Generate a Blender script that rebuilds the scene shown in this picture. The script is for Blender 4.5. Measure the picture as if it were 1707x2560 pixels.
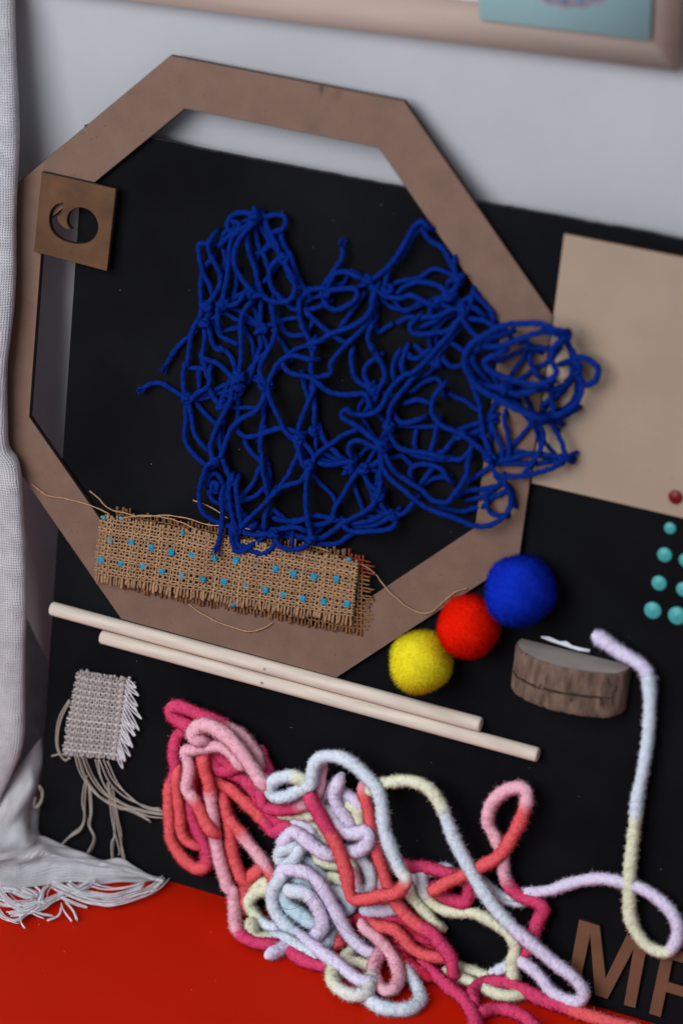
import bpy, math, random
import numpy as np
from mathutils import Vector, Matrix

random.seed(7); rng = np.random.default_rng(7)
for o in list(bpy.data.objects): bpy.data.objects.remove(o)
scene = bpy.context.scene
COL = scene.collection

# ------------------------------------------------------------------ camera
# Frame of the leaning board: u along its foot, v up its face, w out of it.
F = 7027.316; PW, PH = 1707.0, 2560.0
R = np.array([[0.913143687, 0.095524007, -0.396287486],
              [0.216811211, -0.937056553, 0.273711372],
              [-0.345197778, -0.335857381, -0.876377951]])
CB = np.array([0.647908329, 0.493510922, 1.481285449])
W0 = -0.0045          # face of the board
V0 = -0.3537          # foot of the board
LEAN = math.radians(10)
S_, C_ = math.sin(LEAN), math.cos(LEAN)
B2W = np.array([[1, 0, 0], [0, S_, -C_], [0, C_, S_]])
def b2w(p):
    p = np.asarray(p, float)
    return (p - np.array([0, V0, W0])) @ B2W.T
CW = b2w(CB)
RIGHT, DOWN, FWD = B2W @ R[0], B2W @ R[1], B2W @ R[2]

cam_d = bpy.data.cameras.new('camera'); cam = bpy.data.objects.new('camera', cam_d); COL.objects.link(cam)
m = np.eye(4); m[:3, 0] = RIGHT; m[:3, 1] = -DOWN; m[:3, 2] = -FWD; m[:3, 3] = CW
cam.matrix_world = Matrix(m.tolist())
cam_d.sensor_fit = 'HORIZONTAL'; cam_d.sensor_width = 24.0; cam_d.lens = 24.0 * F / PW
cam_d.clip_start = 0.05; cam_d.clip_end = 50
cam_d.dof.use_dof = True; cam_d.dof.aperture_fstop = 3.3
scene.camera = cam

# ------------------------------------------------------------------ light
world = bpy.data.worlds.new('World'); scene.world = world; world.use_nodes = True
bg = world.node_tree.nodes['Background']; bg.inputs[0].default_value = (0.84, 0.88, 1.0, 1); bg.inputs[1].default_value = 0.26
def area(name, loc, target, size, sy, energy, col):
    d = bpy.data.lights.new(name, 'AREA'); d.shape = 'RECTANGLE'; d.size = size; d.size_y = sy; d.energy = energy; d.color = col
    o = bpy.data.objects.new(name, d); COL.objects.link(o); o.location = loc
    o.rotation_euler = (Vector(target) - Vector(loc)).to_track_quat('-Z', 'Y').to_euler()
    return o
area('window_light', (-0.66, -1.95, 1.6), (0.05, 0, 0.2), 1.9, 1.7, 62, (0.95, 0.97, 1.0))
scene.view_settings.view_transform = 'Standard'; scene.view_settings.look = 'None'
scene.view_settings.exposure = 0.0; scene.view_settings.gamma = 1.0
scene.render.resolution_x = 682; scene.render.resolution_y = 1024
scene.render.engine = 'CYCLES'

# ------------------------------------------------------------------ rays of the photograph
def ray(p):
    return RIGHT * ((p[0] - PW / 2) / F) + DOWN * ((p[1] - PH / 2) / F) + FWD
BN = B2W[:, 2]                                   # board normal in the world
BO = b2w((0, V0, W0))
def on_board(p, h=0.0):                          # h: height over the board face
    d = ray(p); s = (h - (CW - BO) @ BN) / (d @ BN); return CW + s * d
def on_z(p, z):
    d = ray(p); return CW + d * ((z - CW[2]) / d[2])
def on_y(p, y):
    d = ray(p); return CW + d * ((y - CW[1]) / d[1])
cam_d.dof.focus_distance = 1.735

CROP = {'N1': (360, 510, .25510), 'N2': (700, 510, .25510), 'N3': (360, 860, .25510), 'N4': (700, 860, .25510),
        'N5': (480, 1100, .25510), 'N6': (860, 1020, .29337), 'N7': (1000, 640, .33163), 'C5': (850, 500, .44643),
        'D1': (400, 1740, .22959), 'D2': (640, 1860, .25510), 'D3': (560, 2140, .33163), 'B': (900, 1850, .51467),
        'C3': (0, 800, .54847), 'C6': (950, 1200, .48278), 'L': (0, 1600, .34014), 'FR': (0, 1950, .27423),
        'P4': (200, 1200, .25510), 'P5': (560, 1300, .25510), 'T': (0, 400, .20408), 'S': (1240, 1540, .25510),
        'MF': (1350, 2200, .22768), 'K': (1500, 1150, .19131), 'X': (0, 0, 1.0)}
def px(c, q):
    x, y, s = CROP[c]; return (x + q[0] * s, y + q[1] * s)
def path_px(spec):                               # [('N1',(..),(..)),...] or alternating crop names and points
    out = []; c = 'X'
    for e in spec:
        if isinstance(e, str): c = e
        else: out.append(px(c, e))
    return out

# ------------------------------------------------------------------ materials
def nt(name):
    m = bpy.data.materials.new(name); m.use_nodes = True
    return m, m.node_tree.nodes, m.node_tree.links, m.node_tree.nodes['Principled BSDF']
def ramp(N, stops):
    r = N.new('ShaderNodeValToRGB'); e = r.color_ramp.elements
    e[0].position, e[0].color = stops[0][0], (*stops[0][1], 1)
    e[1].position, e[1].color = stops[-1][0], (*stops[-1][1], 1)
    for p, c in stops[1:-1]:
        k = e.new(p); k.color = (*c, 1)
    return r
def basic(name, col, rough=.6, var=.15, scale=60, bump=.0, bscale=400, spec=.3, stretch=None, specks=None, sheen=0, coord='Object'):
    m, N, L, b = nt(name)
    tc = N.new('ShaderNodeTexCoord'); src = tc.outputs[coord]
    if stretch:
        mp = N.new('ShaderNodeMapping'); mp.inputs['Scale'].default_value = stretch; L.new(src, mp.inputs[0]); src = mp.outputs[0]
    no = N.new('ShaderNodeTexNoise'); no.inputs['Scale'].default_value = scale; no.inputs['Detail'].default_value = 6; L.new(src, no.inputs[0])
    c = np.array(col)
    r = ramp(N, [(.3, tuple(c * (1 - var))), (.7, tuple(np.minimum(c * (1 + var), 1)))]); L.new(no.outputs[0], r.inputs[0])
    out = r.outputs[0]
    if specks:
        sc, th, scol = specks
        v = N.new('ShaderNodeTexNoise'); v.inputs['Scale'].default_value = sc; v.inputs['Detail'].default_value = 1; L.new(src, v.inputs[0])
        rr = ramp(N, [(th, (0, 0, 0)), (th + .03, (1, 1, 1))]); L.new(v.outputs[0], rr.inputs[0])
        mx = N.new('ShaderNodeMix'); mx.data_type = 'RGBA'; L.new(rr.outputs[0], mx.inputs[0]); L.new(out, mx.inputs[6]); mx.inputs[7].default_value = (*scol, 1); out = mx.outputs[2]
    L.new(out, b.inputs['Base Color'])
    b.inputs['Roughness'].default_value = rough; b.inputs['Specular IOR Level'].default_value = spec
    if sheen: b.inputs['Sheen Weight'].default_value = sheen
    if bump:
        n2 = N.new('ShaderNodeTexNoise'); n2.inputs['Scale'].default_value = bscale; n2.inputs['Detail'].default_value = 4; L.new(src, n2.inputs[0])
        bp = N.new('ShaderNodeBump'); bp.inputs['Strength'].default_value = bump; bp.inputs['Distance'].default_value = .001
        L.new(n2.outputs[0], bp.inputs['Height']); L.new(bp.outputs[0], b.inputs['Normal'])
    return m
def fuzzy(name, attr=None, col=(1, 1, 1), trans=.35, var=.12):
    m, N, L, b = nt(name)
    d = N.new('ShaderNodeBsdfDiffuse'); t = N.new('ShaderNodeBsdfTranslucent'); mx = N.new('ShaderNodeMixShader'); mx.inputs[0].default_value = trans
    if attr:
        a = N.new('ShaderNodeAttribute'); a.attribute_name = attr; src = a.outputs['Color']
    else:
        tc = N.new('ShaderNodeTexCoord'); no = N.new('ShaderNodeTexNoise'); no.inputs['Scale'].default_value = 260; L.new(tc.outputs['Object'], no.inputs[0])
        c = np.array(col); r = ramp(N, [(.3, tuple(c * (1 - var))), (.7, tuple(np.minimum(c * (1 + var), 1)))]); L.new(no.outputs[0], r.inputs[0]); src = r.outputs[0]
    tc2 = N.new('ShaderNodeTexCoord'); n2 = N.new('ShaderNodeTexNoise'); n2.inputs['Scale'].default_value = 650; n2.inputs['Detail'].default_value = 4; L.new(tc2.outputs['Object'], n2.inputs[0])
    bp = N.new('ShaderNodeBump'); bp.inputs['Strength'].default_value = .5; bp.inputs['Distance'].default_value = .0012; L.new(n2.outputs[0], bp.inputs['Height']); L.new(bp.outputs[0], d.inputs['Normal'])
    L.new(src, d.inputs[0]); L.new(src, t.inputs[0]); L.new(d.outputs[0], mx.inputs[1]); L.new(t.outputs[0], mx.inputs[2])
    L.new(mx.outputs[0], N['Material Output'].inputs[0]); return m

M = {}
M['wall'] = basic('white_plaster', (.46, .465, .49), .8, .05, 9, .35, 60, .2)
M['table'] = basic('red_table', (.52, .0115, .0006), .6, .06, 7, .06, 900, .08)
M['board'] = basic('black_board', (.0055, .0057, .0070), .85, .4, 14, .12, 500, .06)
M['board_edge'] = basic('board_edge', (.03, .03, .032), .8, .3, 200)
M['mdf'] = basic('brown_mdf', (.182, .106, .075), .62, .10, 70, .12, 900, .25, specks=(520, .71, (.135, .077, .055)))
M['mdf_edge'] = basic('burnt_mdf_edge', (.022, .013, .010), .8, .3, 90)
M['tile'] = basic('scorched_plywood', (.105, .047, .019), .6, .35, 45, .15, 700, .25)
M['tile_edge'] = basic('burnt_tile_edge', (.025, .012, .008), .8, .3, 90)
M['panel'] = basic('light_mdf', (.355, .262, .192), .6, .08, 18, .06, 900, .25, specks=(380, .74, (.31, .22, .16)))
M['panel_edge'] = basic('panel_cut_edge', (.12, .06, .03), .7, .3, 90)
M['letter'] = basic('letter_mdf', (.155, .069, .037), .6, .14, 40, .1, 900, .25, specks=(600, .76, (.08, .035, .02)))
M['rope'] = basic('blue_cotton_cord', (.003, .021, .185), .95, .22, 320, .5, 1500, .03)
M['dowel'] = basic('pale_dowel_wood', (.67, .575, .485), .55, .14, 30, .05, 900, .25, stretch=(1, 9, 9))
M['bark'] = basic('brown_bark', (.150, .098, .072), .85, .5, 130, .9, 220, .15, stretch=(1.5, 1.5, .45), specks=(190, .66, (.06, .036, .028)))
M['cutwood'] = basic('grey_cut_wood', (.40, .35, .31), .7, .10, 55, .15, 500, .2)
M['slit'] = basic('dark_slit', (.03, .015, .01), .9)
M['paper'] = basic('white_paper', (.80, .83, .90), .8, .03)
M['teal'] = basic('teal_paint', (.05, .34, .34), .42, .05, 80, 0, spec=.45)
M['redpaint'] = basic('dark_red_paint', (.15, .003, .004), .4, .05, spec=.3)
M['frame'] = basic('pale_frame_wood', (.43, .325, .275), .6, .08, 16, .05, 400, .25, stretch=(.5, 6, 6))
M['frameback'] = basic('frame_backing', (.30, .05, .06), .8)
M['framelip'] = basic('frame_lip', (.66, .60, .60), .7)
M['card'] = basic('turquoise_card', (.40, .66, .69), .7, .06, 20)
M['doily'] = basic('white_doily', (.62, .62, .74), .8, .15, 60)
M['doilygreen'] = basic('green_doily', (.36, .42, .20), .8, .2, 60)
M['blueink'] = basic('slate_ink', (.16, .22, .34), .8)
M['prop'] = basic('dark_brown_wood', (.06, .032, .02), .7, .3, 30, .2, 200, stretch=(8, 8, 1))
M['yarn'] = fuzzy('chenille_pile', 'Col', trans=.12)
M['pom_y'] = fuzzy('pompom_pile', 'Col', trans=.12)
M['thread'] = fuzzy('cloth_thread', 'Col', trans=.15)
M['hair'] = basic('dark_hair', (.02, .018, .02), .5)
M['lint'] = basic('pale_lint', (.5, .5, .5), .9)
M['linen'] = basic('white_thread', (.68, .675, .71), .9, .06, 200, sheen=.1)
M['linen2'] = basic('beige_thread', (.36, .315, .27), .9, .12, 200)

def cloth_mat():
    m, N, L, b = nt('white_linen')
    uv = N.new('ShaderNodeUVMap'); sep = N.new('ShaderNodeSeparateXYZ'); L.new(uv.outputs[0], sep.inputs[0])
    no = N.new('ShaderNodeTexNoise'); no.inputs['Scale'].default_value = 90; L.new(uv.outputs[0], no.inputs[0])
    def mth(op, a, bb=None):
        n = N.new('ShaderNodeMath'); n.operation = op
        for i, v in enumerate((a, bb)):
            if v is None: continue
            if isinstance(v, (int, float)): n.inputs[i].default_value = v
            else: L.new(v, n.inputs[i])
        return n.outputs[0]
    nz = mth('MULTIPLY', no.outputs[0], 5.0)
    sx = mth('ABSOLUTE', mth('SINE', mth('ADD', mth('MULTIPLY', sep.outputs[0], math.pi / .0016), nz)))
    sy = mth('ABSOLUTE', mth('SINE', mth('ADD', mth('MULTIPLY', sep.outputs[1], math.pi / .0016), nz)))
    hgt = mth('MAXIMUM', sx, sy)
    bp = N.new('ShaderNodeBump'); bp.inputs['Strength'].default_value = .85; bp.inputs['Distance'].default_value = .0012
    L.new(hgt, bp.inputs['Height']); L.new(bp.outputs[0], b.inputs['Normal'])
    r = ramp(N, [(.35, (.50, .495, .525)), (.65, (.63, .625, .65))]); L.new(no.outputs[0], r.inputs[0]); L.new(r.outputs[0], b.inputs['Base Color'])
    b.inputs['Roughness'].default_value = .9; b.inputs['Specular IOR Level'].default_value = .15; b.inputs['Sheen Weight'].default_value = .1
    n2 = N.new('ShaderNodeTexNoise'); n2.inputs['Scale'].default_value = 45; L.new(uv.outputs[0], n2.inputs[0])
    hole = mth('MULTIPLY', mth('LESS_THAN', hgt, .36), mth('GREATER_THAN', n2.outputs[0], .62))
    tr = N.new('ShaderNodeBsdfTransparent'); mx = N.new('ShaderNodeMixShader'); L.new(hole, mx.inputs[0]); L.new(b.outputs[0], mx.inputs[1]); L.new(tr.outputs[0], mx.inputs[2])
    L.new(mx.outputs[0], N['Material Output'].inputs[0]); return m
M['cloth'] = cloth_mat()

# ------------------------------------------------------------------ mesh helpers
def build(name, V, Fc, mats, parent=None, smooth=False, cols=None, uvs=None, fmat=None, loc=None):
    V = np.asarray(V, float)
    base = np.array(parent['_o']) if parent is not None else (np.asarray(loc, float) if loc is not None else V.mean(0))
    me = bpy.data.meshes.new(name)
    lens = np.array([len(f) for f in Fc], np.int32)
    flat = np.fromiter((i for f in Fc for i in f), np.int32) if not isinstance(Fc, np.ndarray) else Fc.astype(np.int32).ravel()
    return _mk(me, name, V - base, flat, lens, mats, parent, smooth, cols, uvs, fmat, base)
def _mk(me, name, V, flat, lens, mats, parent, smooth, cols, uvs, fmat, base):
    me.vertices.add(len(V)); me.vertices.foreach_set('co', V.astype(np.float32).ravel())
    me.loops.add(len(flat)); me.loops.foreach_set('vertex_index', flat)
    st = np.concatenate([[0], np.cumsum(lens)[:-1]]).astype(np.int32)
    me.polygons.add(len(lens)); me.polygons.foreach_set('loop_start', st)
    if smooth: me.polygons.foreach_set('use_smooth', np.ones(len(lens), bool))
    if fmat is not None: me.polygons.foreach_set('material_index', np.asarray(fmat, np.int32))
    me.update(calc_edges=True); me.validate()
    if cols is not None:
        a = me.color_attributes.new('Col', 'FLOAT_COLOR', 'POINT'); c = np.ones((len(V), 4), np.float32); c[:, :3] = cols; a.data.foreach_set('color', c.ravel())
    if uvs is not None:
        l = me.uv_layers.new(name='UVMap'); l.data.foreach_set('uv', np.asarray(uvs, np.float32)[flat].ravel())
    for mm in (mats if isinstance(mats, (list, tuple)) else [mats]): me.materials.append(M[mm] if isinstance(mm, str) else mm)
    o = bpy.data.objects.new(name, me); COL.objects.link(o)
    if parent is not None:
        o.parent = parent; o['_o'] = list(map(float, base))
    else:
        o.location = base; o['_o'] = list(map(float, base))
    return o
def plush(o, start, nrm):                        # pile is lit like the soft surface it forms
    me = o.data; nn = np.zeros(len(me.vertices) * 3, np.float32); me.vertices.foreach_get('normal', nn); nn = nn.reshape(-1, 3); nn[start:] = np.repeat(nrm, 3, 0)
    me.polygons.foreach_set('use_smooth', np.ones(len(me.polygons), bool)); me.normals_split_custom_set_from_vertices(nn.tolist())
def tag(o, label, cat=None, group=None, kind=None):
    if label: o['label'] = label
    if cat: o['category'] = cat
    if group: o['group'] = group
    if kind: o['kind'] = kind
    return o
def thing(name, loc, label, cat, group=None):
    e = bpy.data.objects.new(name, None); e.empty_display_size = .02; COL.objects.link(e); e.location = loc; e['_o'] = list(map(float, loc))
    return tag(e, label, cat, group)
def structure(o): o['kind'] = 'structure'; return o

def spline(P, step, closed=False):
    P = np.asarray(P, float)
    if len(P) < 2: return P
    Q = np.vstack([2 * P[0] - P[1], P, 2 * P[-1] - P[-2]]); out = []
    for i in range(1, len(Q) - 2):
        n = max(2, int(np.linalg.norm(Q[i + 1] - Q[i]) / step)); t = np.linspace(0, 1, n, endpoint=False)[:, None]
        a, b, c, d = Q[i - 1], Q[i], Q[i + 1], Q[i + 2]
        out.append(.5 * (2 * b + (c - a) * t + (2 * a - 5 * b + 4 * c - d) * t ** 2 + (3 * b - a - 3 * c + d) * t ** 3))
    out.append(P[-1:]); return np.vstack(out)
def frames(P):
    T = np.gradient(P, axis=0); T /= np.linalg.norm(T, axis=1)[:, None] + 1e-12
    n = np.cross(T[0], BN);
    if np.linalg.norm(n) < .1: n = np.cross(T[0], [1, 0, 0])
    n /= np.linalg.norm(n); Nn = [n]
    for i in range(1, len(P)):
        n = Nn[-1] - T[i] * (Nn[-1] @ T[i]); n /= np.linalg.norm(n) + 1e-12; Nn.append(n)
    Nn = np.array(Nn); return T, Nn, np.cross(T, Nn)
def tube(P, r, sides=8, lobes=0, lamp=.12, lk=0, caps=True):
    P = np.asarray(P, float); T, N1, N2 = frames(P); n = len(P)
    r = np.broadcast_to(r, (n,)); th = np.linspace(0, 2 * np.pi, sides, endpoint=False)
    s = np.concatenate([[0], np.cumsum(np.linalg.norm(np.diff(P, axis=0), axis=1))])
    rr = r[:, None] * (1 + (lamp * np.cos(lobes * th[None] - lk * s[:, None]) if lobes else 0 * th[None]))
    V = P[:, None] + rr[..., None] * (np.cos(th)[None, :, None] * N1[:, None] + np.sin(th)[None, :, None] * N2[:, None])
    V = V.reshape(-1, 3); i = np.arange(n - 1)[:, None] * sides; j = np.arange(sides)[None]; j2 = (j + 1) % sides
    Fq = np.stack([i + j, i + j2, i + sides + j2, i + sides + j], -1).reshape(-1, 4)
    Fc = [tuple(f) for f in Fq]
    if caps: Fc += [tuple(range(sides))[::-1], tuple(range((n - 1) * sides, n * sides))]
    return V, Fc
def wobble(n, k, g=None):
    g = k if g is None else g
    return np.convolve(rng.normal(0, 1, n + k), np.ones(k) / g, 'same')[k // 2:k // 2 + n]
class Acc:
    def __init__(s): s.V = []; s.F = []; s.C = []; s.n = 0; s.m = []
    def add(s, V, Fc, col=None, mi=0):
        s.V.append(np.asarray(V, float)); s.F += [tuple(int(k) + s.n for k in f) for f in Fc]; s.m += [mi] * len(Fc); s.n += len(V)
        if col is not None: s.C.append(np.broadcast_to(np.asarray(col, float), (len(V), 3)))
    def out(s, name, mats, parent=None, smooth=True, **k):
        return build(name, np.vstack(s.V), s.F, mats, parent, smooth, cols=np.vstack(s.C) if s.C else None, fmat=s.m, **k)
def bx(lo, hi):
    (a, b, c), (d, e, f) = lo, hi
    V = np.array([(a, b, c), (d, b, c), (d, e, c), (a, e, c), (a, b, f), (d, b, f), (d, e, f), (a, e, f)], float)
    return V, [(0, 3, 2, 1), (4, 5, 6, 7), (0, 1, 5, 4), (1, 2, 6, 5), (2, 3, 7, 6), (3, 0, 4, 7)]
def prism(name, poly, w0, w1, mats, parent=None, hole=None, xf=None, bevel=.00025):
    """flat cut sheet: outline (and one hole) in board u,v between two w heights, bevelled, edges with the second material"""
    cu = bpy.data.curves.new(name, 'CURVE'); cu.dimensions = '2D'; cu.fill_mode = 'BOTH'; cu.extrude = (w1 - w0) / 2 - bevel; cu.bevel_depth = bevel; cu.bevel_resolution = 0; cu.offset = -bevel
    for pl in [poly] + ([hole] if hole is not None else []):
        sp = cu.splines.new('POLY'); sp.points.add(len(pl) - 1); sp.use_cyclic_u = True
        for q, (x, y) in zip(sp.points, pl): q.co = (x, y, 0, 1)
    to = bpy.data.objects.new('tmp', cu); COL.objects.link(to); bpy.context.view_layer.update()
    me = to.evaluated_get(bpy.context.evaluated_depsgraph_get()).to_mesh()
    V = np.zeros(len(me.vertices) * 3); me.vertices.foreach_get('co', V); V = V.reshape(-1, 3); V[:, 2] += (w0 + w1) / 2
    Fc = [tuple(p.vertices) for p in me.polygons]; nz = [abs(p.normal.z) for p in me.polygons]
    to.to_mesh_clear(); bpy.data.objects.remove(to); bpy.data.curves.remove(cu)
    if xf is not None: V = xf(V)
    return build(name, b2w(V), Fc, mats, parent, False, fmat=[0 if z > .9 else 1 for z in nz], loc=b2w((np.mean([p[0] for p in poly]), min(p[1] for p in poly), w0)))
def fibres(base, nrm, length, width, lean, cols):
    """one thin leaning triangle a fibre"""
    n = len(base); rv = rng.normal(size=(n, 3)); t = np.cross(nrm, rv); t /= np.linalg.norm(t, axis=1)[:, None]
    d = nrm + t * (lean * rng.uniform(.2, 1.2, n))[:, None]; d /= np.linalg.norm(d, axis=1)[:, None]
    side = np.cross(nrm, t); L = (length * rng.uniform(.6, 1.15, n))[:, None]; w = (width * rng.uniform(.7, 1.3, n))[:, None]
    V = np.stack([base - side * w, base + side * w, base + d * L], 1)
    fl_ = np.einsum('ij,ij->i', np.cross(V[:, 1] - V[:, 0], V[:, 2] - V[:, 0]), nrm) < 0; V[fl_] = V[fl_][:, [1, 0, 2]]
    V = V.reshape(-1, 3)
    return V, np.arange(3 * n).reshape(-1, 3), np.repeat(cols, 3, 0)

# ------------------------------------------------------------------ setting
WY = 0.100
def plane(name, V, mat):
    return structure(build(name, V, [(0, 1, 2, 3)], mat, loc=V[0]))
plane('wall', [(-1.5, WY, 0), (1.5, WY, 0), (1.5, WY, 1.6), (-1.5, WY, 1.6)], 'wall')
plane('table_surface', [(-.48, -.30, 0), (.62, -.30, 0), (.62, WY, 0), (-.48, WY, 0)], 'table')

# black board, its top edge roughly torn
BU, BT = -0.1283, 0.1290
xs = np.linspace(BU, .46, 160); nz_ = np.cumsum(rng.normal(0, .00016, 160)); nz_ -= np.linspace(nz_[0], nz_[-1], 160)
top = [(x, BT + float(np.clip(a, -.001, .001)) + rng.normal(0, .00012)) for x, a in zip(xs, nz_)]
bd = prism('black_board', [(BU, V0 + .0008), (.46, V0 + .0008)] + top[::-1], W0 - .004, W0, ['board', 'board_edge'])
tag(bd, 'large matt black board leaning against the white wall on the red table', 'board')

# ------------------------------------------------------------------ picture frame on the wall
fr_o = on_y(px('X', (1692, 178)), WY - .0105)
ct, st = math.cos(math.radians(-2.3)), math.sin(math.radians(-2.3))
def frx(p):          # frame local: x right, z up from its lower right corner, y depth to the wall
    p = np.asarray(p, float); return np.stack([fr_o[0] + p[:, 0] * ct - p[:, 2] * -st * 1.0, fr_o[1] + p[:, 1], fr_o[2] + p[:, 0] * -st + p[:, 2] * ct], 1)
FW, FHT, RW = .44, .33, .024
pf = thing('picture_frame', tuple(fr_o), 'pale wooden picture frame hanging on the white wall above the board', 'picture frame')
def frame_rail(quad):
    Vv = [(x, 0, z) for x, z in quad] + [(x, .0095, z) for x, z in quad]
    build('rail', frx(Vv), [(0, 1, 2, 3), (7, 6, 5, 4), (0, 4, 5, 1), (1, 5, 6, 2), (2, 6, 7, 3), (3, 7, 4, 0)], 'frame', pf)
r = RW
frame_rail([(-FW, 0), (0, 0), (-r, r), (-FW + r, r)]); frame_rail([(0, 0), (0, FHT), (-r, FHT - r), (-r, r)])
frame_rail([(0, FHT), (-FW, FHT), (-FW + r, FHT - r), (-r, FHT - r)]); frame_rail([(-FW, FHT), (-FW, 0), (-FW + r, r), (-FW + r, FHT - r)])
V, Fc = bx((-FW + r, .006, r), (-r, .0085, FHT - r)); build('backing', frx(V), Fc, 'frameback', pf)
V, Fc = bx((-FW + r, .002, r + .0002), (-r - .0002, .0058, r + .0025)); build('inner_lip', frx(V), Fc, 'framelip', pf)
# card tucked in front of the frame
cl, crr = on_y((1199, 46), WY - .0125), on_y((1625, 99), WY - .0125)
du = crr - cl; wl = np.linalg.norm(du); du /= wl; dv = np.array([-du[2], 0, du[0]]); nrm = np.array([0, -1, 0.])
def card(p): p = np.asarray(p, float); return cl + p[:, :1] * du + p[:, 1:2] * dv + p[:, 2:3] * nrm
cd = thing('greeting_card', tuple(cl), 'turquoise card with a round white scalloped doily tucked on the picture frame', 'card')
V, Fc = bx((0, 0, 0), (wl, .15, .0008)); build('sheet', card(V), Fc, 'card', cd)
def disc(cx, cy, rad, sc, am, z0, z1, n=160):
    th = np.linspace(0, 2 * np.pi, n, endpoint=False); rr = rad * (1 + am * np.abs(np.sin(sc * th / 2)))
    P = np.stack([cx + rr * np.cos(th), cy + rr * np.sin(th)], 1)
    V = np.vstack([np.c_[P, np.full(n, z0)], np.c_[P, np.full(n, z1)]])
    return V, [tuple(range(n, 2 * n))] + [(i, (i + 1) % n, n + (i + 1) % n, n + i) for i in range(n)]
dcx, dcy, drd = wl * .50, .0565 , .0425
V, Fc = disc(dcx, dcy, drd, 26, .05, .0009, .0014); dl = build('doily', card(V), Fc, 'doily', cd)
V, Fc = disc(dcx, dcy, drd * .80, 18, .06, .0015, .0019); build('doily_centre', card(V), Fc, 'doilygreen', dl)
for k in range(26):
    a = 2 * math.pi * (k + .5) / 26
    V, Fc = disc(dcx + drd * .93 * math.cos(a), dcy + drd * .93 * math.sin(a), .0021, 6, .1, .0015, .0018, 12); build('ink_mark', card(V), Fc, 'blueink', dl)

def stain(m, pts):
    N, L = m.node_tree.nodes, m.node_tree.links; b = N['Principled BSDF']; src = b.inputs['Base Color'].links[0].from_socket
    for c, r0, k in pts:
        g = N.new('ShaderNodeNewGeometry'); mp = N.new('ShaderNodeMapping'); mp.vector_type = 'POINT'; mp.inputs['Location'].default_value = [-c[0] * r0[0], -c[1] * r0[1], -c[2] * r0[2]]; mp.inputs['Scale'].default_value = r0
        L.new(g.outputs['Position'], mp.inputs[0]); no = N.new('ShaderNodeTexNoise'); no.inputs['Scale'].default_value = 90; L.new(g.outputs['Position'], no.inputs[0])
        ln = N.new('ShaderNodeVectorMath'); ln.operation = 'LENGTH'; L.new(mp.outputs[0], ln.inputs[0]); ad = N.new('ShaderNodeMath'); ad.operation = 'MULTIPLY_ADD'; L.new(no.outputs[0], ad.inputs[0]); ad.inputs[1].default_value = .9; L.new(ln.outputs['Value'], ad.inputs[2])
        rp = ramp(N, [(.35, (k, k, k)), (1.3, (0, 0, 0))]); L.new(ad.outputs[0], rp.inputs[0])
        mx = N.new('ShaderNodeMix'); mx.data_type = 'RGBA'; L.new(rp.outputs[0], mx.inputs[0]); L.new(src, mx.inputs[6]); mx.inputs[7].default_value = (.03, .018, .013, 1); src = mx.outputs[2]
    L.new(src, b.inputs['Base Color'])
# ------------------------------------------------------------------ octagon frame
OR = -0.01275
def octa(ap):
    rad = ap / math.cos(math.pi / 8); return [(rad * math.cos(OR + math.pi / 8 + k * math.pi / 4), rad * math.sin(OR + math.pi / 8 + k * math.pi / 4)) for k in range(8)]
oc = prism('octagon_frame', octa(.18), -.004, 0, ['mdf', 'mdf_edge'], hole=octa(.15024))
tag(oc, 'large flat brown octagonal ring of fibreboard propped on the black board', 'frame')
stain(M['mdf'], [(on_board((803, 222), .0045), (260, 90, 90), .85), (on_board((845, 232), .0045), (160, 60, 60), .35), (on_board((780, 320), .0045), (90, 120, 120), .3)])
# pale square panel
pu = .1806
pn = prism('square_panel', [(pu + .0004, .1203), (pu - .0004, -.0298), (.3310, -.0305), (.3318, .1196)], W0 + .0003, W0 + .0033, ['panel', 'panel_edge'])
tag(pn, 'plain pale tan square panel at the right, beside the octagon ring', 'panel')
# pierced tile
hole_px = [(770, 520), (690, 545), (635, 600), (605, 690), (610, 790), (650, 880), (730, 955), (840, 1000), (960, 1020), (1070, 1005), (1150, 950), (1195, 865), (1195, 765), (1150, 670), (1075, 605), (985, 580), (905, 595), (845, 650), (820, 730), (835, 800), (872, 842), (820, 845), (760, 810), (710, 750), (700, 690), (740, 650), (765, 590)]
w2b = lambda P: (np.asarray(P) @ B2W) + np.array([0, V0, W0])
TW = .0042
hp = [tuple(w2b(on_board(px('T', q), TW - W0))[:2]) for q in hole_px]
H3 = spline(np.c_[np.array(hp + hp[:1]), np.zeros(len(hp) + 1)], .0006)[:-1, :2]
tp = [tuple(w2b(on_board(px('T', q), TW - W0))[:2]) for q in [(510, 140), (1420, 345), (1310, 1360), (415, 1120)]]
tl = prism('pierced_tile', tp[::-1], .0006, TW, ['tile', 'tile_edge'], hole=[tuple(q) for q in H3])
tag(tl, 'small scorched square wooden tile with a six-shaped cut-out, on the octagon ring', 'tile')

# letters at the foot of the board
LZ = (W0 + .0002, W0 + .003)
ml = prism('letter_m', [(.2446, -.2967), (.2581, -.2970), (.2662, -.3301), (.2754, -.2975), (.2890, -.2978), (.2873, -.3449), (.2797, -.3449), (.2806, -.3072), (.2694, -.3443), (.2609, -.3438), (.2530, -.3060), (.2507, -.3432), (.2427, -.3430)][::-1], *LZ, ['letter', 'mdf_edge'])
tag(ml, 'brown cut-out letter M at the foot of the black board', 'letter')
fl = prism('letter_f', [(.2959, -.3458), (.3037, -.3460), (.3046, -.3283), (.3210, -.3284), (.3210, -.3212), (.3050, -.3210), (.3056, -.3062), (.3240, -.3062), (.3240, -.2985), (.2984, -.2982)], *LZ, ['letter', 'mdf_edge'])
tag(fl, 'brown cut-out letter right of the M, cut off by the picture edge', 'letter')

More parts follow.
